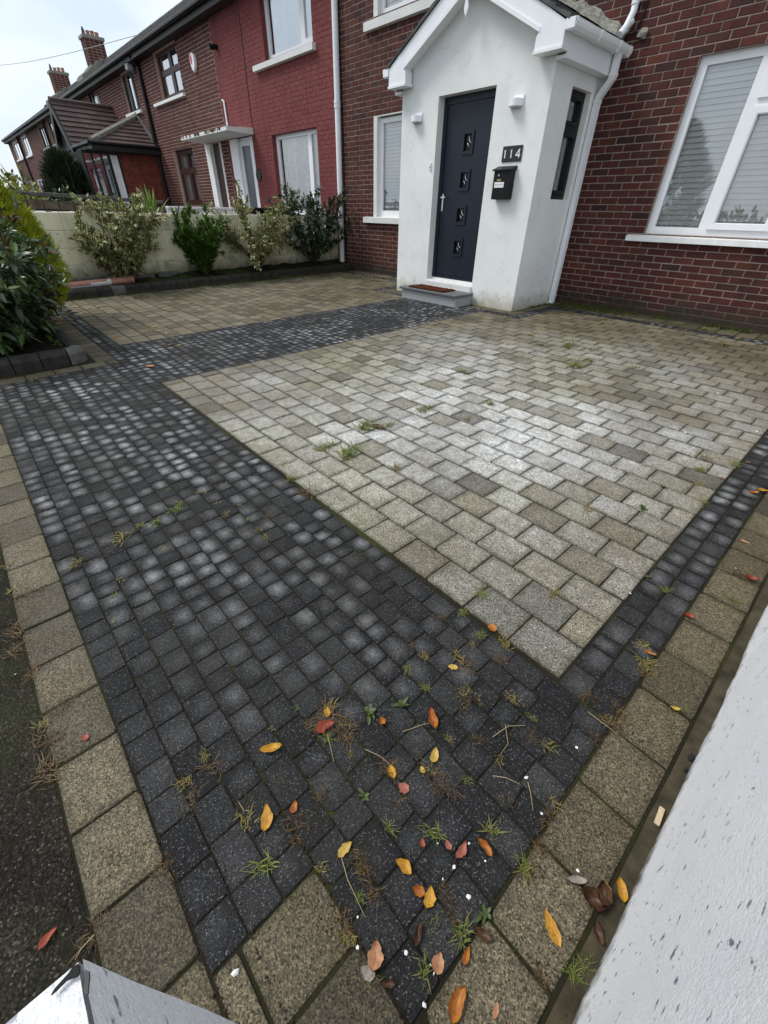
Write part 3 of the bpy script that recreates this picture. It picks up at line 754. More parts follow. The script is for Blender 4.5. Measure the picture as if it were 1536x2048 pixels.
for sgn in (-1, 1):
    xe = AX+sgn*(AX-PX0-.17); ze = rz(xe)
    bb.prism([(xe, rz(xe)-.205), (xe+sgn*.10, rz(xe+sgn*.10)-.02), (AX+sgn*.001, zr-.02), (AX+sgn*.001, zr-.215)], 'y', yb0, yb1)
    bb.prism([(xe+sgn*.005, rz(xe)-.215), (xe-sgn*.0, rz(xe)-.175), (AX+sgn*.002, zr-.185), (AX+sgn*.002, zr-.225)], 'y', yb0-.012, yb0)
    bb.prism([(xe, rz(xe)-.20), (AX+sgn*.002, zr-.21), (AX+sgn*.002, zr-.20), (xe, rz(xe)-.19)], 'y', yb1, PY)   # soffit strip
part('bargeboard', bb, M['upvc'], pr)
for sgn in (-1, 1):                                            # box ends and eaves boxes
    xo = AX+sgn*(AX-PX0+.125); xi = AX+sgn*(AX-PX0-.20)
    b = MB(); zt = rz(xo)-.03
    b.prism([(xi, 2.585), (xo, 2.585), (xo, zt), (xi+sgn*.11, rz(xi+sgn*.11)-.02), (xi, 2.70)], 'y', PY-.155, PY-.03)
    b.box(min(xi, xo)-.006, max(xi, xo)+.006, PY-.168, PY-.02, 2.575, 2.60)
    xa, xb = sorted((xo, AX+sgn*(AX-PX0)))
    b.box(xa+.002, xb, PY-.03, FY-.002, 2.53, 2.56); b.box(*( (xo-.02, xo) if sgn > 0 else (xo, xo+.02) ), PY-.03, FY-.002, 2.56, zt)
    part('eaves_box', b, M['upvc'], pr)
    gx = xo+sgn*.055; g = MB(); zt2 = rz(xo)-.02
    prof = [(-.055, .0), (-.055, -.05), (-.035, -.075), (.03, -.078), (.052, -.05), (.058, -.03), (.058, .0), (.048, .0), (.046, -.045), (.028, -.068), (-.033, -.066), (-.047, -.045), (-.047, 0)]
    g.prism([(gx+sgn*a, zt2+b_) for a, b_ in prof], 'y', PY-.16, FY-.04)
    for yy in (PY-.16, PY+.38, FY-.32, FY-.05): g.prism([(gx+sgn*a*1.12, zt2+b_*1.1) for a, b_ in prof], 'y', yy, yy+.045)
    gut = part('gutter', g, M['upvc'], pr)
    e = MB(); e.box(gx-.05, gx+.05, PY-.168, PY-.155, zt2-.075, zt2); e.box(gx-.05, gx+.05, FY-.045, FY-.03, zt2-.075, zt2)
    part('gutter_end', e, M['upvc'], pr)
fn = MB(); fy = PY-.18
fn.prism([(AX-.030, zr+.16), (AX+.030, zr+.16), (AX+.024, zr-.12), (AX+.016, zr-.33), (AX+.026, zr-.36), (AX+.030, zr-.385), (AX, zr-.45), (AX-.030, zr-.385), (AX-.026, zr-.36), (AX-.016, zr-.33), (AX-.024, zr-.12)], 'y', fy, fy+.02)
part('finial', fn, M['upvc'], pr)
# rainwater pipes
dp = MB(); gx = AX+(AX-PX0)+.125+.055; zt2 = rz(AX+(AX-PX0)+.125)-.02; py_ = FY-.20
dp.tube([(gx, py_, zt2-.06), (gx, py_, zt2-.27), (PX1+.055, py_+.02, zt2-.42), (PX1+.048, py_+.02, zt2-.50), (PX1+.048, py_+.02, .12)], .046, 4)
for zz in (zt2-.26, zt2-.47, .82, .20): dp.tube([((gx if zz > zt2-.3 else PX1+.048), py_+(.0 if zz > zt2-.3 else .02), zz), ((gx if zz > zt2-.3 else PX1+.048), py_+(.0 if zz > zt2-.3 else .02), zz+.03)], .053, 4)
dp.tube([(PX1+.048, py_+.02, .13), (PX1+.052, py_-.01, .095), (PX1+.062, py_-.05, .085)], .046, 4)
part('downpipe', dp, M['upvc'], house, label='square white downpipe beside the porch')
dp = MB(); xq = -3.36
dp.tube([(xq, FY-.05, 4.95), (xq, FY-.05, 3.05), (xq-.02, FY-.10, 2.93), (xq-.035, FY-.17, 2.86)], .036, 10); dp.tube([(xq, FY-.05, 3.10), (xq, FY-.05, 3.15)], .043, 10)
dp.box(xq+.02, xq+.085, FY-.07, FY-.03, 3.115, 3.14); dp.tube([(xq, FY-.05, 2.985), (xq-.012, FY-.075, 2.955)], .042, 10)
part('downpipe', dp, M['upvc'], house, True, label='round white pipe emptying onto the porch roof')
cb = MB(); cb.tube([(xq+.13, FY-.014, 4.95), (xq+.12, FY-.014, 3.3), (xq+.115, FY-.014, 3.02), (xq+.07, FY-.02, 2.90), (xq+.02, FY-.03, 2.86)], .007, 6); part('cable', cb, M['black'], house)
dp = MB(); dp.tube([(-8.80, FY-.065, 4.95), (-8.86, FY-.065, .10)], .056, 10)
for zz in (2.80, 2.86, 1.28): dp.tube([(-8.83-.012*(2.8-zz), FY-.065, zz), (-8.83-.012*(2.8-zz), FY-.065, zz+.045)], .066, 10)
part('downpipe', dp, M['upvc'], house, True, label='tall white drainpipe against the red neighbour')
cb = MB(); cb.tube([(-8.76, FY-.013, 4.95), (-8.77, FY-.013, 3.6), (-8.75, FY-.013, 2.5), (-8.77, FY-.013, .2)], .008, 5); part('cable', cb, M['black'], house)
# meter-side oddments: lump of cement where the gutter meets the wall
lm = MB(); bmv = []
for k in range(26):
    a, b = U(0, 6.28), U(-1.2, 1.2); lm.v.append((-3.20+.08*math.cos(a)*math.cos(b), FY-.03+.03*math.sin(a)*math.cos(b), 2.86+.05*math.sin(b)))
import bmesh
bm = bmesh.new(); [bm.verts.new(v) for v in lm.v]; bmesh.ops.convex_hull(bm, input=bm.verts); me = bpy.data.meshes.new('cement_lump'); bm.to_mesh(me); bm.free(); me.materials.append(M['lichen'])
o = link('cement_lump', me, house); o.location = -house.location

# ------------------------------------------------------------------ things on the porch
def wall_light(x, label):
    t = thing('wall_light', label, 'light', (x, PY, 2.25), 'porch wall lights')
    b = MB(); n = 14
    ring = [(x+.085*math.cos(a), PY-.004-.095*math.sin(a)) for a in [math.pi*k/n for k in range(n+1)]]
    b.prism(ring, 'z', 2.215, 2.278); part('shade', b, M['upvc'], t)
    g = MB(); ring = [(x+.072*math.cos(a), PY-.008-.080*math.sin(a)) for a in [math.pi*k/n for k in range(n+1)]]
    g.prism(ring, 'z', 2.207, 2.2151); part('diffuser', g, plain('frosted_glass', (.5, .5, .48), .3), t)
    p_ = MB(); p_.bbox(x-.045, x+.095, PY-.014, PY-.001, 2.225, 2.31, .004); part('back_plate', p_, M['upvc'], t)
wall_light(-5.555, 'white half-round wall light left of the navy door'); wall_light(-3.945, 'white half-round wall light above the house number')
hp = thing('house_number_plaque', 'dark grey plaque with white digits 114 above the letter box', 'sign', (-3.905, PY, 1.795))
b = MB(); b.bbox(-4.045, -3.765, PY-.012, PY-.001, 1.722, 1.872, .003); part('plate', b, M['anthracite'], hp)
def digit1(x):
    d = MB(); d.prism([(x+.000, 1.757), (x+.013, 1.757), (x+.013, 1.836), (x+.004, 1.836), (x-.006, 1.826), (x-.006, 1.818), (x+.000, 1.823)], 'y', PY-.0155, PY-.0118); part('digit', d, M['white'], hp)
digit1(-4.008); digit1(-3.918)
d = MB(); x = -3.845
d.prism([(x+.038, 1.757), (x+.051, 1.757), (x+.051, 1.773), (x+.062, 1.773), (x+.062, 1.785), (x+.051, 1.785), (x+.051, 1.838), (x+.040, 1.838), (x-.004, 1.784), (x-.004, 1.773), (x+.038, 1.773)], 'y', PY-.0155, PY-.0118)
part('digit', d, M['white'], hp)
d = MB(); d.prism([(x+.014, 1.786), (x+.038, 1.786), (x+.038, 1.816)], 'y', PY-.0162, PY-.0156); part('digit_counter', d, M['anthracite'], hp)
lb = thing('letter_box', 'black metal letter box with white name card below the number plaque', 'letter box', (-3.945, PY, 1.50))
b = MB(); b.bbox(-4.065, -3.815, PY-.10, PY-.001, 1.35, 1.635, .006); part('box', b, M['black'], lb)
b = MB(); b.prism([(PY-.125, 1.632), (PY-.125, 1.645), (PY-.001, 1.685), (PY-.001, 1.637)], 'x', -4.078, -3.802); part('lid', b, M['black'], lb)
b = MB(); b.tube([(-3.985, PY-.106, 1.59), (-3.985, PY-.099, 1.59)], .010, 10); part('lock', b, M['chrome'], lb)
b = MB(); b.box(-4.005, -3.945, PY-.104, PY-.1001, 1.532, 1.553); part('slot', b, plain('brass_slot', (.32, .27, .16), .4, .2, 80, .5, .6), lb)
b = MB(); b.box(-4.035, -3.895, PY-.103, PY-.1001, 1.468, 1.523); cardo = part('name_card', b, M['white'], lb)
b = MB()
for k in range(9):
    xx = -4.018+k*.012+(.006 if k > 5 else 0); b.box(xx, xx+.007, PY-.1036, PY-.1031, 1.493, 1.499+(.007 if k in (0, 6) else 0))
part('handwriting', b, M['anthracite'], cardo)
bl_ = thing('door_bell', 'small white bell push on the wall left of the navy door', 'bell', (-5.25, PY, 1.73))
b = MB(); b.bbox(-5.266, -5.234, PY-.02, PY-.001, 1.69, 1.775, .005); part('case', b, M['upvc'], bl_)
b = MB(); b.tube([(-5.25, PY-.024, 1.722), (-5.25, PY-.019, 1.722)], .008, 10); part('button', b, M['anthracite'], bl_)
ds = thing('doorstep', 'pale granite doorstep with dark tread under the navy door', 'step', (-4.79, 5.41, zg(5.4)))
b = MB(); b.bbox(-5.335, -4.225, 5.225, PY-.031, zg(5.2)-.02, .212, .003); part('riser', b, M['granite'], ds)
b = MB(); b.bbox(-5.37, -4.195, 5.19, PY-.031, .2125, .243, .004); part('tread', b, M['granite_top'], ds)
dm = thing('doormat', 'brown coir doormat lying on the granite step', 'mat', (-4.83, 5.40, .243))
b = MB(); n = 24
for i in range(n):
    for j_ in range(10):
        xa, xb, ya, yb_ = -5.20+.70*i/n, -5.20+.70*(i+1)/n, 5.24+.29*j_/10, 5.24+.29*(j_+1)/10
        b.box(xa+.002, xb-.002, ya+.002, yb_-.002, .2445, .262+U(-.003, .003))
part('bristles', b, M['mat'], dm)
b = MB(); b.box(-5.21, -4.49, 5.23, 5.54, .2432, .252); part('backing', b, M['black'], dm)

# ------------------------------------------------------------------ boundary walls near the camera
def wobble_wall(mb, x, y0, y1, z0f, z1, ny, nz, amp):
    "face of a rendered wall standing on x, uneven surface, ragged foot"
    g = []
    for j in range(nz+1):
        row = []
        for i in range(ny+1):
            y = y0+(y1-y0)*i/ny; z = z0f(y)+(z1-z0f(y))*(j/nz)**1.4
            n_ = mnoise.noise(Vector((y*3.1, z*3.1, 1.7)))*amp + mnoise.noise(Vector((y*15, z*15, 5.2)))*amp*.35
            if j <= 1: n_ += max(0, mnoise.noise(Vector((y*9, 2.2, .3))))*amp*2.2
            row.append((x+n_, y, z))
        g.append(row)
    for j in range(nz):
        for i in range(ny): mb.raw([g[j][i], g[j][i+1], g[j+1][i+1], g[j+1][i]], [(3, 2, 1, 0)])
    return g
ww = thing('boundary_wall', 'scuffed white painted boundary wall at the right edge of the paving', 'wall', (.35, 3, zg(3)))
mb = MB(); g = wobble_wall(mb, .197, -.55, 6.76, lambda y: zg(y)-.03, .93, 190, 16, .004)
for a, b in zip(g[-1], g[-1][1:]): mb.raw([a, b, (.46, b[1], b[2]+.012), (.46, a[1], a[2]+.012)], [(0, 1, 2, 3)])
mb.face([(.46, -.55, -.1), (.46, 6.76, -.1), (.46, 6.76, .942), (.46, -.55, .942)])
part('wall_face', mb, M['whitewall'], ww, True)
st = MB()                                                     # cement haunch between the slabs and the wall
ys = [-.3+i*.05 for i in range(142)]
for a, b in zip(ys, ys[1:]):
    h = lambda y, k: zg(y)-.002+.004*mnoise.noise(Vector((y*8, k, 0)))
    e = lambda y: .1665+.003*mnoise.noise(Vector((y*14, 3, 0)))
    st.face([(e(a), a, h(a, 0)), (.204, a, h(a, 4)+.004), (.204, b, h(b, 4)+.004), (e(b), b, h(b, 0))])
    st.face([(e(a), a, h(a, 0)-.012), (e(a), a, h(a, 0)), (e(b), b, h(b, 0)), (e(b), b, h(b, 0)-.012)])
part('cement_foot', st, plain('stained_cement', (.055, .046, .028), .9, .5, 16, .2, 0, .7), ww, True)
hl = MB()
for (yy, s_) in ((.985, .012), (.94, .006)):
    hl.tube([(.189, yy-s_, zg(yy)+.0035), (.191, yy, zg(yy)+.004), (.189, yy+s_, zg(yy)+.0035)], [.003, s_*.75, .003], 8)
part('crumbled_hole', hl, M['dark'], ww)
# pier at the lower left: the flat painted top and its house side are seen from above
pier = thing('gate_pier', 'white painted gate pier with a chipped top corner beside the footpath', 'pier', (.04, -.26, zg(-.2)))
PXa, PYa, PZ = -.1033, -.0712, .950
pm = MB()
N_ = 26
def pt_top(i, j):
    u, v = i/N_, j/N_; x = PXa+.32*u; y = PYa-.42*v
    z = PZ + .0004*mnoise.noise(Vector((x*40, y*40, 0))) - (.0028 if i == 0 else 0) - (.0008 if j == 0 else 0)
    if i == 0: x += .0012*mnoise.noise(Vector((y*70, 9, 0)))
    if j == 0: y += .0010*mnoise.noise(Vector((x*70, 4, 0)))
    return (x, y, z)
T = [[pt_top(i, j) for j in range(N_+1)] for i in range(N_+1)]
for i in range(N_):
    for j in range(N_): pm.raw([T[i][j], T[i+1][j], T[i+1][j+1], T[i][j+1]], [(3, 2, 1, 0)])
M_ = 14
def pt_front(i, k):
    x, y, z = T[i][0]; zz = z*(1-k/M_)+(zg(y)-.02)*(k/M_)
    return (x-.000, y+.0016+.0016*mnoise.noise(Vector((x*24, zz*24, 3)))*(k > 0), zz)
for i in range(N_):
    for k in range(M_): pm.raw([pt_front(i, k), pt_front(i, k+1), pt_front(i+1, k+1), pt_front(i+1, k)], [(0, 1, 2, 3)])
for j in range(N_):
    a, b = T[0][j], T[0][j+1]; pm.face([a, b, (b[0], b[1], -.03), (a[0], a[1], -.03)])
part('pier_body', pm, M['whitewall'], pier, True)
def blob(name, pts, n, d, mat, parent):
    mb = MB(); mb.prism(pts, 'z', PZ-.0004, PZ+d); return part(name, mb, mat, parent)
def ptop(px, py):                                              # a point of the flat top seen at a pixel
    v = rt2*((px-768)/F_PX) + dn2*((py-1024)/F_PX) + fw; t = (PZ-CAM_H)/v.z; return (v.x*t, v.y*t)
blob('chipped_hole', [ptop(q[0]+5, q[1]+4) for q in ((152, 1924), (155, 1928), (155, 1942), (150, 1950), (140, 1953), (128, 1958), (118, 1968), (108, 1978), (98, 1987), (106, 1973), (116, 1962), (124, 1953), (134, 1942), (142, 1930))], 0, .0008, M['dark'], pier)
cr_ = MB()
xs = [(168, 1945), (172, 1940), (179, 1943), (180, 1956), (178, 1972), (177, 1988), (172, 1992), (169, 1978), (171, 1960)]
cr_.prism([ptop(*q) for q in xs], 'z', PZ-.0004, PZ+.0007); part('flaked_patch', cr_, M['anthracite'], pier)

# ------------------------------------------------------------------ garden wall, beds, kerbs
gw = thing('garden_wall', 'stained cream block garden wall behind the row of shrubs', 'wall', (-9.1, 3.4, zg(3)))
WX = -9.02
for k in range(4):
    z0 = .18+k*.232; y = .2-(.2 if k % 2 else 0)
    while y < 6.74:
        y1 = min(y+.88, 6.745)
        b = MB(); b.bbox(WX-.10, WX+U(-.003, .003), y+.001, y1-.001, z0+.0015, z0+.2285, .006); part('block', b, M['cream'], gw); y = y1+.003
b = MB(); b.box(WX-.095, WX-.006, .2, 6.745, .0, 1.07); part('mortar_core', b, M['cream'], gw)
b = MB(); y = .2
while y < 6.7:
    y1 = y+U(.3, .8); b.bbox(WX-.19, WX-.07+U(-.01, .01), y, min(6.745, y1), 1.085, 1.115+U(-.006, .006), .006); y = y1+.004
part('coping', b, M['stonewhite'], gw)
fl = MB(); 
for k in range(70):
    y = U(.4, 6.6); s_ = U(.01, .035); fl.box(WX-.15+U(-.04, .06), WX-.068+U(0, .006), y, y+s_, 1.08, 1.118, 0)
part('flaked_patch', fl, M['brownblock'], gw)
# planting bed along the garden wall
bed = MB(); ny, nx = 60, 6
def bz(x, y): return zg(y)+.10+.035*mnoise.noise(Vector((x*5, y*5, 0)))+.08*max(0, min(1, (-8.70-x)/.3))
for i in range(ny):
    for j in range(nx):
        y0, y1 = .64+(FY-.64)*i/ny, .64+(FY-.64)*(i+1)/ny; x0, x1 = WX+(-8.60-WX)*j/nx, WX+(-8.60-WX)*(j+1)/nx
        bed.face([(x0, y0, bz(x0, y0)), (x1, y0, bz(x1, y0)), (x1, y1, bz(x1, y1)), (x0, y1, bz(x0, y1))])
def m_bed():
    t = NT('leaf_littered_soil'); p = t.pos()
    c = t.ramp(t.noise(p, 14, 4), [(.35, (.010, .008, .006)), (.6, (.024, .019, .012)), (.75, (.045, .040, .016))])
    c = t.mix(t.ramp(t.noise(p, 2.3, 3), [(.48, 0.0), (.62, .8)]), c, (.035, .055, .010))
    t.bump(t.noise(p, 60, 4), .012, .9); return t.fin(c, .95, .15)
M['bed'] = m_bed()
tag(bed.build('bed_soil', M['bed'], None, True), kind='structure')
kb = thing('bed_edging', 'long dark kerb edging of the bed beneath the garden wall', 'edging', (-8.52, 3.7, zg(3.7)))
y = 1.16; i = 0
while y < 6.62:
    l = .205; b = MB(); z = zg(y); j_ = U(-.006, .006)
    b.prism([(-8.475+j_, z-.03), (-8.478+j_, z+.095), (-8.50+j_, z+.128), (-8.535+j_, z+.138), (-8.575+j_, z+.128), (-8.60+j_, z+.06), (-8.60+j_, z-.03)], 'y', y+.004, y+l-.004)
    part('kerb_stone', b, M['kerb2'] if i in (3,) else M['kerb'], kb); y += l; i += 1
bed2 = MB()
def bz2(x, y): return zg(y)+.085+.03*mnoise.noise(Vector((x*5, y*5, 3)))
for i in range(36):
    for j in range(10):
        x0, x1 = WX+(-4.95-WX)*i/36, WX+(-4.95-WX)*(i+1)/36; y0, y1 = -.30+.88*j/10, -.30+.88*(j+1)/10
        bed2.face([(x0, y0, bz2(x0, y0)), (x1, y0, bz2(x1, y0)), (x1, y1, bz2(x1, y1)), (x0, y1, bz2(x0, y1))])
tag(bed2.build('bed_soil', M['soil'], None, True), kind='structure')
kb = thing('bed_edging', 'bull-nosed kerb edging round the bed of the large left bush', 'edging', (-5.5, .3, 0))
kprof = [(0, -.03), (0, .085), (-.020, .115), (-.05, .130), (-.085, .132), (-.12, .118), (-.125, -.03)]
y = .48
while y > -.30:
    b = MB(); l = min(.21, y+.31); b.prism([(-4.835+a+U(-.004, .004), zg(y)+c) for a, c in kprof], 'y', y-l+.004, y-.004); part('kerb_stone', b, M['kerb'], kb); y -= l
b = MB()                                                       # quadrant corner stone
for k in range(8):
    a0, a1 = k/8*math.pi/2, (k+1)/8*math.pi/2
    for (p, q) in zip(kprof, kprof[1:]):
        r0, r1 = .155+p[0], .155+q[0]; cx, cy = -4.99, .487
        b.face([(cx+r0*math.cos(a0), cy+r0*math.sin(a0), zg(.5)+p[1]), (cx+r0*math.cos(a1), cy+r0*math.sin(a1), zg(.5)+p[1]), (cx+r1*math.cos(a1), cy+r1*math.sin(a1), zg(.5)+q[1]), (cx+r1*math.cos(a0), cy+r1*math.sin(a0), zg(.5)+q[1])])
b.box(-4.995, -4.96, .482, .516, -.05, zg(.5)+.118)
part('kerb_stone', b, M['kerb2'], kb, True)
x = -5.0
while x > -8.4:
    b = MB(); l = .205; b.prism([(.642+a, zg(.6)+c) for a, c in kprof], 'x', x-l+.004, x-.004); part('kerb_stone', b, M['kerb'], kb); x -= l
pp = thing('old_pipe', 'faded pink clay pipe lying in the bed behind the kerb', 'pipe', (-8.75, 1.6, .12))
b = MB(); b.tube([(-8.72, .8, .16), (-8.73, 2.2, .20)], .05, 10); b.tube([(-8.73, 2.05, .197), (-8.73, 2.2, .20)], .06, 10); part('barrel', b, M['pinkpipe'], pp, True)
b = MB(); b.tube([(-8.725, 1.25, .171), (-8.728, 1.85, .189)], .0512, 10); part('painted_length', b, M['stonewhite'], pp, True)
rb = MB()
for k in range(5):
    y = 1.0+k*.42; rb.bbox(WX+.02, WX+.10, y, y+U(.2, .38), .12, .26+U(-.03, .02), .02)
st_ = thing('footing_stones', 'row of rough stones along the foot of the cream wall', 'stones', (WX+.06, 2, .12)); part('stone', rb, M['kerb2'], st_)

# ------------------------------------------------------------------ neighbouring terrace
def simple_house(label, x0, x1, key, mat, mortar, holes):
    h = thing('terraced_house', label, 'house', ((x0+x1)/2, FY, Z0)); brick_front(h, key, mat, mortar, x0, x1, Z0, 4.9, holes); roof(h, x0, x1); block(h, x0, x1, mortar); return h
# red painted house
RX0, RX1 = -13.86, -8.935
ru = (-11.43, -9.62, 3.80, 4.83); rl = (-11.50, -9.66, 1.10, 2.60); rd = (-13.62, -12.45, Z0, 2.66)
red = simple_house('bright red painted brick house next to the white drainpipe', RX0, RX1, 'R', M['redpaint'], M['redmortar'], [ru, rl, rd])
window(red, *ru, [(-11.34, -10.16, 3.88, 4.76), (-10.01, -9.70, 3.92, 4.76)], 'upvc', back='net', glass='glass_hi', fw_=.075, sill=(-11.87, -9.52, 3.665, 3.775, .09), deep=.10)
window(red, *rl, [(-11.40, -10.17, 1.18, 2.53), (-10.03, -9.74, 1.18, 2.53)], 'upvc', back='net', fw_=.075, sill=(-11.7, -9.5, 1.0, 1.09, .08), deep=.10)
b = MB(); b.box(-11.41, -11.20, FY+.26, FY+.28, 1.18, 2.5); part('pulled_curtain', b, plain('beige_curtain', (.42, .37, .27), .9), red)
b = MB(); b.box(-13.62, -13.20, FY-.05, FY+.1, Z0, 2.655); b.box(-13.20, -13.12, FY+.02, FY+.1, Z0, 2.6); b.box(-12.60, -12.45, FY-.01, FY+.1, Z0, 2.655); b.box(-13.12, -12.60, FY+.02, FY+.1, 2.50, 2.655); b.box(-13.12, -12.60, FY+.03, FY+.1, Z0, .62)
dr = part('front_door', b, M['upvc'], red)
b = MB(); b.box(-13.12, -12.60, FY+.05, FY+.08, .62, 2.50); part('pane', b, plain('grey_obscure_glass', (.10, .11, .125), .25), dr)
b = MB(); b.tube([(-12.33, FY-.02, 1.9), (-12.33, FY-.002, 1.9)], .135, 18); part('oval_plaque', b, M['black'], red)
b = MB()
for z_ in (1.85, 1.9, 1.95): b.box(-12.36, -12.29, FY-.023, FY-.0201, z_-.008, z_+.008)
part('plaque_digits', b, plain('dull_brass', (.12, .09, .05), .5), red)
b = MB(); b.tube([(-13.70, FY-.03, 3.42), (-13.62, FY-.03, 3.40), (-13.62, FY-.03, 2.76)], .022, 8); b.tube([(-13.62, FY-.03, 2.95), (-13.62, FY-.03, 3.0)], .03, 8); part('overflow_pipe', b, M['upvc'], red, True)
b = MB(); b.tube([(-13.62, FY-.20, 4.30), (-13.60, FY+.02, 4.34)], .05, 8); part('vent_spout', b, M['black'], red)
b = MB(); b.tube([(-12.33, FY-.008, 4.8), (-12.34, FY-.008, 4.2), (-12.36, FY-.008, 2.75)], .010, 5); b.tube([(-13.2, FY-.008, 4.72), (-12.5, FY-.008, 4.70), (-12.33, FY-.008, 4.55)], .010, 5); part('cable', b, M['brownframe'], red)
cn = thing('door_canopy', 'white concrete canopy slab spanning the two neighbouring front doors', 'canopy', (-13.75, FY-.35, 2.7))
b = MB(); b.prism([(FY-.70, 2.695), (FY-.70, 2.765), (FY-.008, 2.80), (FY-.008, 2.675)], 'x', -15.2, -12.35); part('slab', b, M['stonewhite'], cn)
b = MB()
for k in range(30):
    x = U(-15.2, -12.7); b.box(x, x+U(.02, .10), FY-.704, FY-.699, 2.70+U(0, .03), 2.766)
part('flaked_patch', b, M['brownblock'], cn)
# brown brick house with the alarm box
BX0, BX1 = -19.05, -13.865
bu = (-17.75, -16.05, 3.83, 4.83); bl2 = (-17.80, -16.24, 1.25, 2.675); bd = (-15.2, -14.25, Z0, 2.66)
bro = simple_house('brown brick house with dark window frames and alarm box', BX0, BX1, 'B', M['brick2'], M['mortar2'], [bu, bl2, bd])
window(bro, *bu, [(-17.65, -16.92, 4.45, 4.76), (-17.65, -16.92, 3.93, 4.33), (-16.72, -16.15, 4.45, 4.76), (-16.72, -16.15, 3.93, 4.33)], 'brownframe', back='room', glass='glass_hi', fw_=.09, sill=(-18.38, -15.95, 3.73, 3.82, .08), deep=.09, sill_mat='white')
window(bro, *bl2, [(-17.68, -17.08, 2.22, 2.56), (-17.68, -17.08, 1.40, 2.08), (-16.92, -16.36, 2.22, 2.56), (-16.92, -16.36, 1.40, 2.08)], 'brownframe', back='net', fw_=.09, deep=.09)
b = MB(); b.box(-15.2, -14.90, FY-.05, FY+.1, Z0, 2.655); b.box(-14.33, -14.25, FY-.02, FY+.1, Z0, 2.655); dr = part('door_frame', b, M['white'], bro)
b = MB(); b.box(-14.90, -14.33, FY+.06, FY+.09, Z0, 2.65); part('front_door', b, M['brownframe'], bro)
b = MB(); b.tube([(-14.42, FY+.05, 1.05), (-14.42, FY+.05, 1.25)], .02, 6); b.box(-14.75, -14.5, FY+.052, FY+.0601, 1.1, 1.16); part('door_furniture', b, plain('brass', (.5, .36, .14), .3, .1, 8, .5, .8), bro)
b = MB(); b.tube([(-19.02, FY-.06, 4.85), (-19.06, FY-.06, Z0)], .06, 8); part('downpipe', b, M['black'], bro, True)
b = MB(); b.tube([(-18.9, FY-.3, 4.95), (-19.0, FY-.1, 4.75)], .05, 8); part('pipe_bend', b, M['black'], bro)
al = thing('alarm_box', 'white and red alarm box high on the brown brick house', 'alarm', (-15.0, FY, 4.15))
b = MB(); b.prism([(-15.0+(x+15)*.68, 4.28+(z-4.25)*.72) for x, z in ((-15.17, 4.42), (-15.0, 4.47), (-14.84, 4.42), (-14.80, 4.28), (-14.86, 4.10), (-15.0, 3.98), (-15.14, 4.10), (-15.20, 4.28))], 'y', FY-.07, FY-.006); part('case', b, M['upvc'], al)
b = MB(); b.prism([(-15.0+(x+15)*.68, 4.28+(z-4.25)*.72) for x, z in ((-15.14, 4.40), (-15.02, 4.43), (-14.98, 4.30), (-15.05, 4.16), (-15.15, 4.24))], 'y', FY-.075, FY-.0701); part('badge', b, plain('red_badge', (.55, .05, .07), .4), al)
# brick house with the brown tiled extension
HX0, HX1 = -26.2, -19.06
hu = (-21.1, -19.85, 3.85, 4.80); hu2 = (-25.75, -24.7, 3.85, 4.88)
h3 = simple_house('brick house with brown tiled front extension', HX0, HX1, 'B', M['brick2'], M['mortar2'], [hu, hu2])
window(h3, *hu, [(-21.04, -20.75, 3.92, 4.74), (-20.62, -20.28, 3.92, 4.74), (-20.15, -19.92, 3.92, 4.74)], 'blackwood', back='room', glass='glass_hi', fw_=.05, sill=(-21.3, -19.7, 3.74, 3.84, .08), deep=.06, sill_mat='white')
window(h3, *hu2, [(-25.68, -25.3, 3.92, 4.8), (-25.2, -24.78, 3.92, 4.8)], 'blackwood', back='room', glass='glass_hi', fw_=.05, deep=.06)
EX = -19.2; ez = zg(5.5)
b = MB(); b.box(EX-.15, EX, 5.5, FY-.001, ez, 2.62); b.box(EX-.15, EX, 4.45, 5.5, ez, .75); ew = part('extension_wall', b, plain('red_rustic_brick', (.19, .05, .035), .85, .4, 5, .3, 0, .5), h3)
b = MB(); nb = 0
for k in range(int((2.62-ez)/.075)):
    y = 5.505-(.11 if k % 2 else 0)
    while y < FY-.01:
        a, c = max(5.505, y), min(y+.215, FY-.01)
        if c-a > .03: b.box(EX-.004, EX+.006, a, c, ez+k*.075+.004, ez+k*.075+.07, 0, U(.001, 1), 'l')
        y += .225
o = b.build('brickwork', m_brick('orange_red_brick', [(0, (.17, .036, .024)), (1, (.24, .06, .036))], low=False)); o.parent = ew; o.location = -(ew.location + h3.location); tag(o, kind='stuff')
b = MB()
for ya, yb_ in ((4.42, 4.47), (4.66, 4.72), (4.93, 4.99), (5.14, 5.22), (5.44, 5.5)): b.box(EX-.08, EX+.012, ya, yb_, .75, 2.62)
b.box(EX-.08, EX+.01, 4.47, 5.44, .75, .81); b.box(EX-.08, EX+.01, 4.47, 5.44, 2.54, 2.62)
gz = part('extension_window', b, M['blackwood'], h3)
for ya, yb_ in ((4.47, 4.66), (4.72, 4.93), (4.99, 5.14)):
    g = MB(); g.face([(EX-.03, ya, .81), (EX-.03, yb_, .81), (EX-.03, yb_, 2.54), (EX-.03, ya, 2.54)]); part('pane', g, M['glass_hi'], gz)
b = MB(); b.box(EX-.05, EX-.01, 5.22, 5.44, .81, 2.54); part('white_panel', b, M['white'], gz)
b = MB(); b.box(EX-3.9, EX-.2, 4.5, 4.6, ez, 2.62); b.box(EX-.6, EX-.55, 4.6, FY-.01, ez, 2.62); part('inner_wall', b, M['dark'], h3)
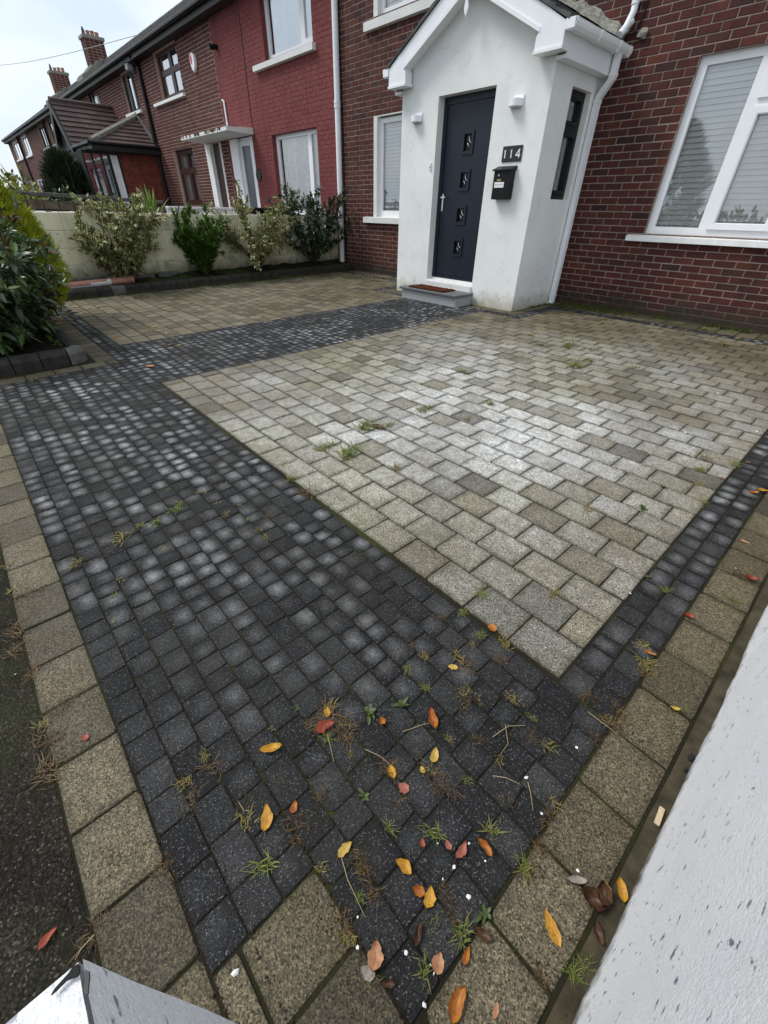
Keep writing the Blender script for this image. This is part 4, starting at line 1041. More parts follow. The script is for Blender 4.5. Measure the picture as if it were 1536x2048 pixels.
def tiles(parent, name, quad, n, mat):
    "roof slope as lapped courses between an eave line (p0, p1) and a top line (p3, p2)"
    p0, p1, p2, p3 = [Vector(q) for q in quad]; up = Vector((0, 0, 1)); nn = (p1-p0).cross(p3-p0).normalized(); nn = nn if nn.z > 0 else -nn
    mb = MB()
    for k in range(n):
        a, c = k/n, (k+1)/n; A, B, C, D = p0.lerp(p3, a), p1.lerp(p2, a), p1.lerp(p2, c), p0.lerp(p3, c)
        m = max(1, int((B-A).length/.33)); 
        for q in range(m):
            u, v = q/m, (q+1)/m; o_ = nn*(.040+U(-.004, .004))
            mb.face([A.lerp(B, u)+o_, A.lerp(B, v)+o_, D.lerp(C, v)+nn*.012, D.lerp(C, u)+nn*.012], 0, U(.001, 1))
            mb.face([A.lerp(B, u), A.lerp(B, v), A.lerp(B, v)+o_, A.lerp(B, u)+o_])
    return part(name, mb, mat, parent)
def m_tile():
    t = NT('brown_roof_tile'); p = t.pos(); r = t.rnd(); c = t.ramp(r, [(0, (.055, .032, .030)), (.5, (.075, .042, .038)), (1, (.095, .058, .050))])
    c = t.mix(t.ramp(t.noise(p, 6, 4), [(.45, 0.0), (.7, .5)]), c, (.035, .028, .025)); return t.fin(c, .62, .4)
M['tile'] = m_tile()
G0, G1, GR, GE = (-22.4, 4.68, 4.10), (-22.9, FY, 4.15), -20.9, 2.78
e1 = tiles(h3, 'extension_roof', [(-21.15, 4.68, 2.80), (-21.15, FY, 2.80), G1, G0], 9, M['tile'])
tiles(h3, 'extension_roof', [(-23.6, 4.68, 2.80), (-23.6, FY, 2.80), G1, G0], 9, M['tile'])
hip = (-20.33, FY, 3.72)
tiles(h3, 'extension_roof', [(-18.95, 4.75, 2.80), (-18.95, FY, 2.80), hip, (-20.30, FY-.03, 3.70)], 8, M['tile'])
tiles(h3, 'extension_roof', [(-23.4, 4.75, 2.74), (-18.95, 4.75, 2.80), (-20.33, FY, 3.72), (-22.5, FY, 3.66)], 6, M['tile'])
b = MB(); b.tube([hip, (-18.95, 4.75, 2.84)], .09, 6); part('hip_tile', b, M['lichen'], h3)
b = MB(); b.tube([(-20.25, FY-.05, 3.78), (-19.0, FY-.05, 2.86)], .06, 5); part('lead_flashing', b, M['slate'], h3)
b = MB(); b.tube([G0, G1], .09, 6); part('ridge_tile', b, M['tile'], h3)
b = MB(); b.prism([(-23.65, 2.72), (-22.4, 4.08), (-21.1, 2.72), (-21.2, 2.55), (-22.4, 3.8), (-23.5, 2.55)], 'y', 4.62, 4.68); b.prism([(-23.4, 2.6), (-22.4, 3.9), (-21.3, 2.6)], 'y', 4.80, 4.84); b.box(-21.2, -18.9, 4.70, 4.74, 2.62, 2.80); b.box(-18.92, -18.88, 4.74, FY-.01, 2.62, 2.80); b.box(EX-.1, -18.92, 4.5, FY-.01, 2.60, 2.63)
part('bargeboard', b, M['blackwood'], h3)
b = MB(); b.tube([(-18.86, 4.7, 2.79), (-18.86, FY-.02, 2.79)], .05, 8); b.tube([(-21.2, 4.66, 2.79), (-18.9, 4.66, 2.79)], .05, 8); part('gutter', b, M['black'], h3)
b = MB(); b.bbox(-24.35, -24.1, FY-.10, FY-.006, 4.25, 4.62, .01); o = part('case', b, M['white'], tag(thing('alarm_box', 'plain white alarm box above the brown tiled extension', 'alarm', (-24.2, FY, 4.4))))
fo = thing('flood_light', 'grey floodlight under the eaves beside the black downpipe', 'light', (-19.4, FY, 4.75))
b = MB(); b.bbox(-19.62, -19.38, FY-.26, FY-.08, 4.68, 4.88, .02); part('head', b, M['granite'], fo); b = MB(); b.tube([(-19.5, FY-.1, 4.8), (-19.5, FY, 4.85)], .03, 6); part('bracket', b, M['black'], fo)
# the far houses of the terrace
fh = [(-38.4, -26.2, [(-34.7, -33.2, 3.86, 4.83), (-37.6, -36.0, 3.86, 4.83), (-30.6, -29.2, 3.86, 4.83), (-34.7, -33.0, 1.2, 2.6), (-30.6, -29.2, 1.2, 2.6)], 'brick house with black framed upper windows beyond the tiled extension', 'blackwood'),
      (-50.3, -38.41, [(-44.3, -42.0, 3.84, 4.83), (-48.7, -45.9, 3.84, 4.83), (-44.3, -42.0, 1.2, 2.6), (-48.7, -45.9, 1.2, 2.6)], 'last brick house of the terrace with white framed windows', 'upvc')]
for x0, x1, hs, lb_, fm in fh:
    h = simple_house(lb_, x0, x1, 'B', M['brick2'], M['mortar2'], hs)
    for (a, c, d, e) in hs:
        m_ = (a+c)/2; window(h, a, c, d, e, [(a+.09, m_-.05, d+.09, e-.09), (m_+.05, c-.09, d+.09, e-.09)], fm, back='room', glass='glass_hi', fw_=.09, deep=.05, sill=(a-.12, c+.12, d-.11, d-.005, .07), sill_mat='white')
    if fm == 'upvc':
        b = MB()
        for xx in (-45.1,): b.tube([(xx, FY-.07, 4.9), (xx, FY-.07, Z0)], .06, 6)
        part('downpipe', b, M['black'], h)
    else:
        b = MB(); b.tube([(-35.4, FY-.07, 4.9), (-35.4, FY-.07, Z0)], .06, 6); part('downpipe', b, M['black'], h)
for (x0, x1, y0, y1, zt, lb_) in ((-34.3, -33.6, 9.5, 10.4, 8.25, 'tall brick chimney stack nearest along the terrace roof'), (-43.3, -42.6, 9.5, 10.45, 8.15, 'tall brick chimney stack farthest along the terrace roof')):
    c = thing('chimney', lb_, 'chimney', ((x0+x1)/2, (y0+y1)/2, 6.9))
    b = MB(); b.box(x0, x1, y0, y1, 6.6, zt-.12); 
    part('stack', b, M['mortar2'], c); b = MB()
    for k in range(int((zt-.12-6.9)/.11)):
        z = 6.9+k*.11
        for (u, v) in [(q/4, (q+1)/4) for q in range(4)]:
            b.box(x1-.01, x1+.012, y0+(y1-y0)*u+.012, y0+(y1-y0)*v-.012, z+.01, z+.10, 0, U(.001, 1)); b.box(x0+(x1-x0)*u+.01, x0+(x1-x0)*v-.01, y0-.012, y0+.01, z+.01, z+.10, 0, U(.001, 1))
    part('brickwork', b, M['brick2'], c, kind='stuff')
    b = MB(); b.box(x0-.06, x1+.06, y0-.06, y1+.06, zt-.12, zt); part('cap', b, M['lichen'], c)
    for q in range(4):
        b = MB(); yy = y0+.14+q*(y1-y0-.28)/3; h_ = .34 if q == 0 else .2+U(-.03, .05); b.tube([((x0+x1)/2, yy, zt-.01), ((x0+x1)/2, yy, zt+h_*.7), ((x0+x1)/2, yy, zt+h_)], [.10, .085, .10] if q else [.09, .06, .02], 8); part('chimney_pot', b, M['terracotta'] if q else M['slate'], c)
    b = MB()
    for k in range(12): b.bbox(x0-.35+U(0, .1), x0+.9, 8.9+k*.1-.05+U(-.02, .02), 8.95+k*.1, 6.45+(8.9+k*.1-9)*.62, 6.75+U(0, .1)+(8.9+k*.1-9)*.62, .02)
    part('flashing', b, M['lichen'], c)
fb = thing('brick_building', 'red brick building at the far left end of the street', 'house', (-58, 3, 0))
b = MB(); b.box(-64, -56, -2.0, 5.6, 0, 2.9); part('wall', b, plain('distant_brick', (.16, .06, .04), .9, .25, 3), fb); b = MB(); b.prism([(-2.4, 2.9), (6.0, 2.9), (1.8, 4.4)], 'x', -64, -55.8); part('roof', b, M['slate'], fb)
# brown block wall between the two front gardens, its white end, bin
bw = thing('garden_wall', 'low wall of brown concrete blocks between the far front gardens', 'wall', (-13.95, 2.5, 0))
for k in range(7):
    z0 = Z0-.1+k*.19; z1 = z0+.185
    if k in (4,): z1 = z0+.06
    if k > 4: z0 -= .125; z1 -= .125
    y = -.3-(.15 if k % 2 else 0)
    while y < 4.72:
        y1 = min(y+.30, 4.74); b = MB(); q = .15*(1-(y+y1)/9.4); b.bbox(-14.05, -13.90+U(-.008, .008), max(-.3, y)+.006, y1-.006, z0+.006+q, z1-.006+q, .010); part('block', b, M['brownblock'], bw); y = y1
b = MB(); b.box(-14.04, -13.915, -.3, 4.74, Z0-.1, 1.24); part('mortar_core', b, M['dark'], bw)
b = MB(); y = -.3
while y < 4.7: q = .15*(1-(y+.2)/4.7); b.bbox(-14.10, -13.86, y+.003, min(4.75, y+.44)-.003, 1.262+q, 1.335+q+U(-.006, .006), .01); y += .44
part('coping', b, M['kerb2'], bw)
wl = thing('garden_wall', 'short white wall joining the canopy porch behind the shrubs', 'wall', (-13.75, 5.7, 0))
b = MB(); b.box(-13.85, -13.70, 4.76, FY-.06, 0, 1.16); b.bbox(-13.90, -13.65, 4.76, FY-.06, 1.1605, 1.215, .008); part('wall_body', b, M['white'], wl)
bn = thing('storage_box', 'black box standing behind the cream wall below the red house window', 'box', (-9.9, 5.6, 0))
b = MB(); b.bbox(-10.15, -9.55, 5.05, 5.95, zg(5.5), 1.16, .03); part('body', b, M['black'], bn); b = MB(); b.bbox(-10.18, -9.52, 5.02, 5.98, 1.162, 1.22, .02); part('lid', b, M['black'], bn)
# overhead wire
wr = MB(); A, B = Vector((-18.0, 6.5, 5.18)), Vector((-47, 3.2, 8.4)); wr.tube([A.lerp(B, k/12)+Vector((0, 0, -.5*math.sin(math.pi*k/12))) for k in range(13)], .008, 5)
tag(wr.build('overhead_wire', M['granite']), 'thin overhead wire crossing the sky to the brown brick house', 'wire')

# ------------------------------------------------------------------ plants
LEAF = [(-.5, 0, 0)]
def leaf_pts(base, d, n_, length, width, fold=.25, droop=.25):
    "six-point folded leaf: base, two sides low, two sides high, tip"
    d = d.normalized(); s_ = d.cross(n_).normalized(); n_ = s_.cross(d).normalized()
    def P(t, w_, k): return base + d*(t*length) + s_*(w_*width) + n_*(abs(w_)*width*fold - droop*length*t*t)
    return [P(0, 0, 0), P(.35, -.42, 1), P(.72, -.36, 1), P(1, 0, 0), P(.72, .36, 1), P(.35, .42, 1), P(.4, 0, 0), P(.75, 0, 0)]
LF = [(0, 1, 6), (0, 6, 5), (6, 1, 2, 7), (6, 7, 4, 5), (7, 2, 3), (7, 3, 4)]
LUV = [(.5, 0), (.06, .35), (.12, .72), (.5, 1), (.88, .72), (.94, .35), (.5, .4), (.5, .75)]
def rvec(rr, up=0.0):
    while True:
        v = Vector((rr.uniform(-1, 1), rr.uniform(-1, 1), rr.uniform(-1, 1)))
        if .05 < v.length < 1: v.normalize(); v.z += up; return v.normalized()
def add_leaf(mb, base, d, rr, l, w_, mi=0, droop=.2, fold=.25):
    nrm = Vector((0, 0, 1)) + rvec(rr)*.5
    if abs(d.normalized().dot(nrm.normalized())) > .95: nrm = Vector((1, .2, 0))
    mb.raw(leaf_pts(base, d, nrm, l, w_, fold, droop), LF, mi, rr.uniform(.001, 1), LUV)
def shrub(name, label, loc, height, spread, nstems, per, l, w_, mats, seed, cat='shrub', lean=(0, 0), upright=.5, tipmat=0, tip=.0, group=None, bare=.2, twigs=3, shape='open'):
    rr = random.Random(seed); t = thing(name, label, cat, loc, group); st = MB(); lf = MB()
    B = Vector(loc)
    for s_ in range(nstems):
        a = 2*math.pi*s_/nstems+rr.uniform(-.5, .5); rad = spread*rr.uniform(.25, 1)**.7; h = height*(rr.uniform(.45, 1.0) if shape == 'open' else rr.uniform(.55, 1.0))*(1-.32*(rad/spread)**2)
        top = B + Vector((math.cos(a)*rad*1.0+lean[0], math.sin(a)*rad+lean[1], h))
        mid = B.lerp(top, .5) + Vector((math.cos(a), math.sin(a), 0))*rad*.12 + Vector((rr.uniform(-.04, .04), rr.uniform(-.04, .04), 0))
        path = [B+Vector((math.cos(a)*.03, math.sin(a)*.03, -.04)), B.lerp(mid, .55), mid, mid.lerp(top, .55)+rvec(rr)*.02, top]
        st.tube(path, [.011, .009, .007, .005, .002], 5)
        def along(u):
            k = min(3, int(u*4)); return path[k].lerp(path[k+1], u*4-k), (path[k+1]-path[k]).normalized()
        tw = []
        for q in range(twigs):
            u = rr.uniform(bare+.1, .9); p, d = along(u); dd = (d*upright + rvec(rr, .25)).normalized(); L_ = height*rr.uniform(.14, .30)
            e = p+dd*L_; st.tube([p, p.lerp(e, .5)+rvec(rr)*.01, e], [.004, .003, .0015], 4); tw.append((p, e))
        segs = [(along(bare+(1-bare)*k/6)[0], along(bare+(1-bare)*(k+1)/6)[0]) for k in range(6)] + tw*2
        for q in range(per):
            p0, p1 = rr.choice(segs); u = rr.random(); p = p0.lerp(p1, u); d = (p1-p0).normalized()
            out = (d*upright*1.2 + rvec(rr)).normalized(); s2 = rr.uniform(.65, 1.15)
            mi = 0
            if len(mats) > 1 and rr.random() < .35: mi = 1
            add_leaf(lf, p+out*.005, out, rr, l*s2, w_*s2, mi, rr.uniform(.0, .4))
        for q in range(7):                                         # a rosette of leaves at the tip
            p, d = along(.98); out = (d*.9+rvec(rr)).normalized(); s2 = rr.uniform(.6, 1.0)
            add_leaf(lf, p, out, rr, l*s2, w_*s2, (len(mats)-1 if rr.random() < tip else 0), .1)
    part('stem', st, M['twig'], t, True); part('foliage', lf, mats, t)
    return t
V1 = m_leaf('variegated_leaf', (.050, .085, .016), (.095, .135, .030), (.56, .54, .24), .4)
V2 = m_leaf('variegated_bronze_leaf', (.075, .070, .028), (.13, .10, .045), (.40, .36, .17), .45)
GR_ = m_leaf('laurel_leaf', (.030, .075, .010), (.085, .165, .020), None, .3)
DK = m_leaf('dark_glossy_leaf', (.012, .030, .010), (.035, .065, .020), None, .3)
DK2 = m_leaf('grey_green_leaf', (.045, .070, .040), (.075, .105, .060), None, .35)
RD = m_leaf('red_young_leaf', (.16, .020, .016), (.26, .040, .028), None, .35)
PH = m_leaf('photinia_leaf', (.030, .062, .014), (.105, .165, .045), None, .28)
PU = m_leaf('purple_leaf', (.050, .022, .018), (.080, .040, .025), None, .35)
YL = m_leaf('yellow_leaf', (.35, .30, .04), (.20, .22, .03), None, .4)
bx = -8.83
shrub('variegated_shrub', 'broad cream-edged shrub nearest the large left bush', (bx, 2.15, .22), 1.28, .86, 26, 165, .098, .054, [V1, V2], 3, upright=.5, twigs=4, bare=.1)
shrub('laurel_shrub', 'upright bright green laurel shrub between two variegated shrubs', (bx, 3.50, .24), 1.14, .46, 24, 130, .115, .046, [GR_], 5, upright=1.3, twigs=3, bare=.0)
shrub('variegated_shrub', 'cream-edged shrub right of the bright green laurel', (bx, 4.60, .30), 1.26, .74, 24, 150, .090, .046, [V1, V2], 8, upright=.6, twigs=4, bare=.22)
shrub('dark_shrub', 'dark green leggy shrub against the drainpipe end of the wall', (bx, 5.90, .32), 1.36, .92, 26, 165, .088, .050, [DK, DK2], 13, upright=.5, twigs=4, bare=.18)
shrub('photinia_bush', 'large glossy bush with red young leaves at the left edge', (-5.55, .08, .07), 1.26, .74, 42, 155, .125, .052, [PH, DK2, RD], 21, upright=.45, tip=.22, twigs=5, bare=.04)
shrub('photinia_bush', 'smaller purple-leaved bush growing through the large left bush', (-6.0, .38, .07), 1.2, .45, 14, 90, .10, .045, [PH, PU, RD], 23, upright=.6, tip=.5, twigs=4, bare=.1)
def conifer(name, label, loc, h, r, n, l, mat, seed, cat='conifer', trunk=True):
    rr = random.Random(seed); t = thing(name, label, cat, loc); B = Vector(loc); lf = MB(); st = MB()
    st.tube([B, B+Vector((0, 0, h*.5)), B+Vector((0, 0, h*.93))], [h*.022, h*.015, .004], 6)
    for k in range(n):
        u = rr.random()**.75; z = h*(.03+.95*u); prof = (math.sin(min(1, (u+.12)*1.25)*math.pi*.5)*(1-u)**.62)*1.25
        a = rr.uniform(0, 6.283); rad = r*prof*rr.uniform(.55, 1.05)*(1+.2*mnoise.noise(Vector((math.cos(a)*2, math.sin(a)*2, z*3))))
        p = B+Vector((math.cos(a)*rad, math.sin(a)*rad, z)); d = Vector((math.cos(a)*.75, math.sin(a)*.75, .95))+rvec(rr)*.45
        d.normalize(); s_ = d.cross(rvec(rr)).normalized(); L_ = l*rr.uniform(.6, 1.3); rn = rr.uniform(.001, 1)
        for q in (-.5, -.2, .15, .45):                           # feathered spray of scale leaves
            e = (d+s_*q*1.3+rvec(rr)*.15).normalized(); w_ = s_*L_*.055
            lf.raw([p-w_, p+w_, p+e*L_*.62+w_*.8, p+e*L_, p+e*L_*.62-w_*.8], [(0, 1, 2, 3, 4)], 0, rn)
    part('trunk', st, M['bark'], t); part('crown', lf, mat, t)
CF = m_leaf('golden_conifer_spray', (.19, .25, .012), (.40, .42, .02), None, .6, False)
CD = m_leaf('dark_conifer_spray', (.014, .030, .012), (.030, .050, .018), None, .6, False)
conifer('golden_conifer', 'bright yellow-green conifer behind the large left bush', (-6.9, .54, .06), 1.42, .56, 4000, .10, CF, 31)
conifer('golden_conifer', 'small yellow-green conifer tip at the right of the large bush', (-7.2, .78, .09), 1.12, .32, 1700, .09, CF, 33)
conifer('dark_conifer', 'dark bushy conifer in front of the far extension', (-20.4, 4.0, 0), 2.5, .85, 1700, .34, CD, 37)
def hedge(name, label, loc, r, h, n, l, mats, seed):
    rr = random.Random(seed); t = thing(name, label, 'hedge', loc); lf = MB(); st = MB(); B = Vector(loc)
    for k in range(n):
        v = rvec(rr); v.z = abs(v.z); p = B+Vector((v.x*r[0], v.y*r[1], v.z*h))*rr.uniform(.75, 1.03)*(1+.12*mnoise.noise(v*4))
        add_leaf(lf, p, v+rvec(rr)*.8, rr, l*rr.uniform(.6, 1.2), l*.5, rr.randrange(len(mats)))
    for k in range(8): v = rvec(rr); st.tube([B, B+Vector((v.x*r[0]*.7, v.y*r[1]*.7, abs(v.z)*h*.7))], [.03, .01], 5)
    part('stem', st, M['bark'], t); part('foliage', lf, mats, t)
hedge('yellow_hedge', 'yellow-green hedge beyond the brown block wall', (-18.6, 2.3, 0), (2.0, .9), 1.85, 1500, .16, [YL, PH], 41)
hedge('green_hedge', 'dark green hedge beside the far conifer', (-18.2, 3.3, 0), (.9, .5), 1.55, 900, .14, [DK, PH], 43)
hedge('green_hedge', 'low dark hedge under the extension windows', (-18.4, 4.6, 0), (.9, .7), 1.55, 700, .14, [DK, DK2], 44)
# bare branches over the far conifer
rr = random.Random(9); bt = thing('bare_shrub', 'leafless pale twigs standing over the far conifer', 'shrub', (-19.9, 4.2, 0)); b = MB()
for k in range(16):
    p = Vector((-19.9, 4.1, .1)); pts = [p]; d = (Vector((rr.uniform(-.6, .6), rr.uniform(-.6, .3), 1))).normalized()
    for q in range(6): d = (d+rvec(rr)*.35).normalized(); p = p+d*.42; pts.append(p.copy())
    b.tube(pts, [.022, .018, .014, .011, .008, .006, .003], 4)
part('branch', b, M['twig'], bt)
def spiky(name, label, loc, n, l, w_, mat, seed, base=0):
    rr = random.Random(seed); t = thing(name, label, 'plant', loc); B = Vector(loc); mb = MB()
    if base: s_ = MB(); s_.tube([B-Vector((0, 0, base)), B], [.06, .05], 8); part('trunk', s_, M['bark'], t)
    for k in range(n):
        a = rr.uniform(0, 6.283); el = rr.uniform(.35, 1.45); d = Vector((math.cos(a)*math.cos(el), math.sin(a)*math.cos(el), math.sin(el))); L_ = l*rr.uniform(.6, 1.1); s2 = d.cross(Vector((0, 0, 1))).normalized()*w_/2
        p = [B+d*L_*u+Vector((0, 0, -L_*.35*u*u*math.cos(el))) for u in (0, .4, .75, 1)]
        mb.raw([p[0]-s2*.6, p[0]+s2*.6, p[1]-s2, p[1]+s2, p[2]-s2*.7, p[2]+s2*.7, p[3]], [(0, 1, 3, 2), (2, 3, 5, 4), (4, 5, 6)], 0, rr.uniform(.001, 1))
    part('foliage', mb, mat, t)
SP = m_leaf('sword_leaf', (.10, .19, .03), (.22, .30, .06), None, .4, False)
spiky('spiky_plant', 'spiky green sword-leaved plant behind the cream wall', (-9.9, 3.15, .95), 46, .62, .05, SP, 51, .95)
spiky('palm', 'palm fronds at the far left edge behind the hedge', (-24, 1.75, 3.1), 50, 1.5, .07, m_leaf('palm_frond', (.05, .07, .03), (.09, .11, .05), None, .5, False), 52, 3.0)
PT = m_leaf('phormium_leaf', (.05, .065, .02), (.12, .12, .04), None, .5, False)
spiky('spiky_plant', 'dull olive sword-leaved plant left of the far conifer', (-20.6, 2.75, .9), 50, 1.5, .08, PT, 53, .9)

# ------------------------------------------------------------------ weeds in the joints
def gpt(px, py):
    v = rt2*((px-768)/F_PX) + dn2*((py-1024)/F_PX) + fw; t = -(CAM_H+.018*.6)/(v.z-.018*v.y); return Vector((v.x*t, v.y*t, CAM_H+v.z*t))
def m_blade(name, cols):
    t = NT(name); return t.fin(t.ramp(t.rnd(), [(k/(len(cols)-1), c) for k, c in enumerate(cols)]), .6, .35)
GB = m_blade('green_blade', [(.05, .085, .012), (.10, .14, .02), (.16, .17, .035), (.20, .15, .05)])
YB = m_blade('yellowing_blade', [(.10, .12, .02), (.20, .18, .045), (.26, .19, .07), (.13, .07, .03)])
DB = m_blade('dry_blade', [(.038, .020, .008), (.085, .050, .018), (.16, .105, .040), (.055, .026, .010)])
WD = m_leaf('weed_leaf', (.040, .062, .012), (.085, .115, .030), None, .4)
def tuft_mesh(name, seed, n, l, w_, flat, mat, spread=.012, mess=.2):
    rr = random.Random(seed); mb = MB()
    for k in range(n):
        a = rr.uniform(0, 6.283); el = rr.uniform(*flat); d = Vector((math.cos(a)*math.cos(el), math.sin(a)*math.cos(el), math.sin(el))); L_ = l*rr.uniform(.35, 1.1); s2 = d.cross(Vector((0, 0, 1))).normalized()*w_*rr.uniform(.6, 1.2)/2
        b0 = Vector((rr.uniform(-1, 1)*spread*1.8, rr.uniform(-1, 1)*spread, 0)); side = rvec(rr)*mess*L_
        p = []
        for u in (0, .35, .7, 1):
            q = b0+d*L_*u+side*u*u+Vector((0, 0, -L_*.55*u*u*math.sin(el))); q.z = max(q.z, .001+.003*u); p.append(q)
        mb.raw([p[0]-s2*.7, p[0]+s2*.7, p[1]-s2, p[1]+s2, p[2]-s2*.7, p[2]+s2*.7, p[3]], [(0, 1, 3, 2), (2, 3, 5, 4), (4, 5, 6)], 0, rr.uniform(.001, 1))
    return mb.mesh(name, mat)
def rosette_mesh(seed, n, l, w_):
    rr = random.Random(seed); mb = MB()
    for k in range(n):
        a = 2*math.pi*k/n+rr.uniform(-.3, .3); el = rr.uniform(.05, .9); d = Vector((math.cos(a)*math.cos(el), math.sin(a)*math.cos(el), math.sin(el)))
        L_ = l*rr.uniform(.35, 1.15); mb.raw(leaf_pts(Vector((rr.uniform(-.004, .004), rr.uniform(-.004, .004), .003)), d, Vector((0, 0, 1)), L_, w_*rr.uniform(.8, 1.2), .2, .18), LF, 0, rr.uniform(.001, 1), LUV)
    return mb.mesh('weed', WD)
TM = {'g': [tuft_mesh('grass_tuft', 60+i, 48, .040, .0028, (.2, 1.3), GB) for i in range(4)],
      'y': [tuft_mesh('grass_tuft', 70+i, 34, .034, .0026, (.2, 1.2), YB) for i in range(4)],
      'd': [tuft_mesh('dry_tuft', 80+i, 64, .028, .0020, (.02, .9), DB, .018, .7) for i in range(4)],
      's': [tuft_mesh('seedling', 90+i, 9, .022, .0034, (.3, 1.2), GB, .006) for i in range(3)],
      'r': [rosette_mesh(100+i, 9+i, .026, .011) for i in range(3)]}
TL = {'g': ('grass_tuft', 'green grass tuft growing from a paving joint', 'grass', 'green grass tufts in the joints'),
      'y': ('grass_tuft', 'yellowing grass tuft growing from a paving joint', 'grass', 'yellowing grass tufts in the joints'),
      'd': ('dry_tuft', 'dry brown grass tuft lying in a paving joint', 'grass', 'dry brown grass tufts'),
      's': ('seedling', 'tiny green seedling between paving pieces', 'weed', 'tiny seedlings in the joints'),
      'r': ('weed', 'leafy green weed rosette growing between paving pieces', 'weed', 'leafy weed rosettes')}
WEEDS = '''
d 60 1185 1.5;d 35 1262 1.5;d 95 1480 1.2;d 100 1545 1.2;d 120 1415 1;d 190 1864 1.3;d 330 1735 1;y 20 1130 1.2;s 25 1180 1.5;y 690 1020 .8
y 240 1077 1.5;g 278 1052 .8;g 312 1045 1;g 352 1020 1.3;g 360 1008 1;s 335 980 1;s 425 955 1;s 447 970 1.2;y 520 1060 1;y 531 1074 .8;s 330 1100 1;y 155 1126 1;d 540 1033 1;s 410 985 1;s 395 985 1;s 437 1005 1;s 480 1010 1;y 450 1030 .8;s 495 1040 1;s 228 1190 1;s 240 1160 1;s 225 1245 1
d 622 985 2.0;g 585 958 1.2;y 640 900 1.3;g 655 893 1.6;g 690 912 2.0;g 705 903 2.0;g 728 858 1.9;g 735 850 1.6;y 760 855 1.5;y 845 823 1.9;y 795 938 1.4;g 780 850 1.2;g 852 818 1.5;g 980 808 1.2;g 925 745 1.6;y 935 840 1
y 1060 670 1.4;g 1140 690 2.2;g 1150 733 2.4;g 1180 722 1.7;y 1105 740 1.4;g 1135 695 2;y 1185 700 1.6;y 1270 735 1.4;g 1080 690 1.6;y 1015 690 1.2;g 1210 640 1.5;y 1330 700 1.4;g 1445 690 1.6;g 1480 680 1.6;y 1360 660 1.4;g 1410 660 1.6;y 965 675 1.4
r 1325 975 1.2;r 1285 1017 1.3;r 1297 1155 .7;g 1400 940 1.2;y 1415 918 1.2;g 1470 930 1.3;r 1250 947 .6;y 1175 1020 1;y 1395 970 1;g 1405 1005 1.2;y 1110 1190 .9;g 965 1190 .9;g 925 1225 1;y 1285 1290 .9
y 915 1312 1.1;d 928 1330 1.3;y 850 1313 .9;g 815 1337 .9;y 792 1310 .6;d 820 1290 .8;g 960 1270 1;y 1010 1290 1.1;d 1000 1320 1;y 945 1290 .8;d 880 1235 .7;d 800 1235 .6;g 850 1375 .7
r 805 1410 1.1;r 738 1425 1.1;r 592 1416 .6;r 545 1456 .5;r 730 1592 .8;r 968 1825 1.0;d 655 1440 1.5;d 690 1455 1.6;d 625 1455 1.1;y 660 1410 .9;g 655 1475 .9;d 925 1395 1.2;y 930 1385 1
d 780 1535 1.2;d 870 1550 1.3;d 890 1570 1.1;y 855 1535 .9;y 370 1565 1.0;d 383 1602 1;d 420 1530 1.2;g 410 1512 .9;y 490 1640 1.1;d 595 1640 1.1;d 600 1670 .9;g 780 1655 1;g 870 1665 1.1;g 985 1660 1.2;g 530 1730 1.3;y 640 1735 .9;d 735 1735 1;d 720 1715 1
d 690 1850 1;y 700 1880 1;g 720 1795 .8;d 745 1790 .8;g 865 1845 .7;g 925 1865 1.0;d 890 1790 .8;g 850 1940 1.1;g 740 1960 .8;d 905 1840 .7;g 1050 1735 1;d 1080 1690 1.1;d 1100 1640 1.1;y 1110 1605 .8;d 1060 1745 .7;g 1150 1950 .9;g 1170 1930 .9;d 1080 1960 .7
d 1240 1428 1.1;y 1290 1322 1.1;d 1182 1392 1.1;y 1215 1440 1;d 1230 1450 1.1;d 1185 1470 .8;y 1295 1340 1;d 1150 1610 .8;d 1290 1350 .9;g 1330 1180 .8;g 1465 1200 1;d 1480 1150 1;g 1370 1420 .6;y 1025 1400 .9;y 960 1400 .8;g 1065 1435 .6;d 1060 1475 1.0;y 1095 1490 .9;d 800 1600 .8
d 160 720 1.5;r 150 727 .9;r 40 765 .9;r 20 755 .7;s 70 760 2;s 90 745 1.6;y 265 640 1.4;y 350 680 1.4;y 300 660 1.4;y 420 690 1;y 520 640 1.6;y 565 620 1.6;y 430 610 1.6;y 610 590 1.6;y 690 560 1.6;g 660 555 1.8;g 560 560 1.6;y 470 600 1.5
d 230 1720 .8;d 70 1340 1;d 30 1300 .9;y 85 1450 .8;d 500 1610 .8;d 560 1560 .7;d 830 1500 .7;y 900 1480 .7;d 960 1480 .8;y 1000 1520 .7;d 1020 1600 .7;g 935 1560 .6;d 640 1590 .6;y 700 1510 .6
'''
rw_ = random.Random(77); CRUMB = []
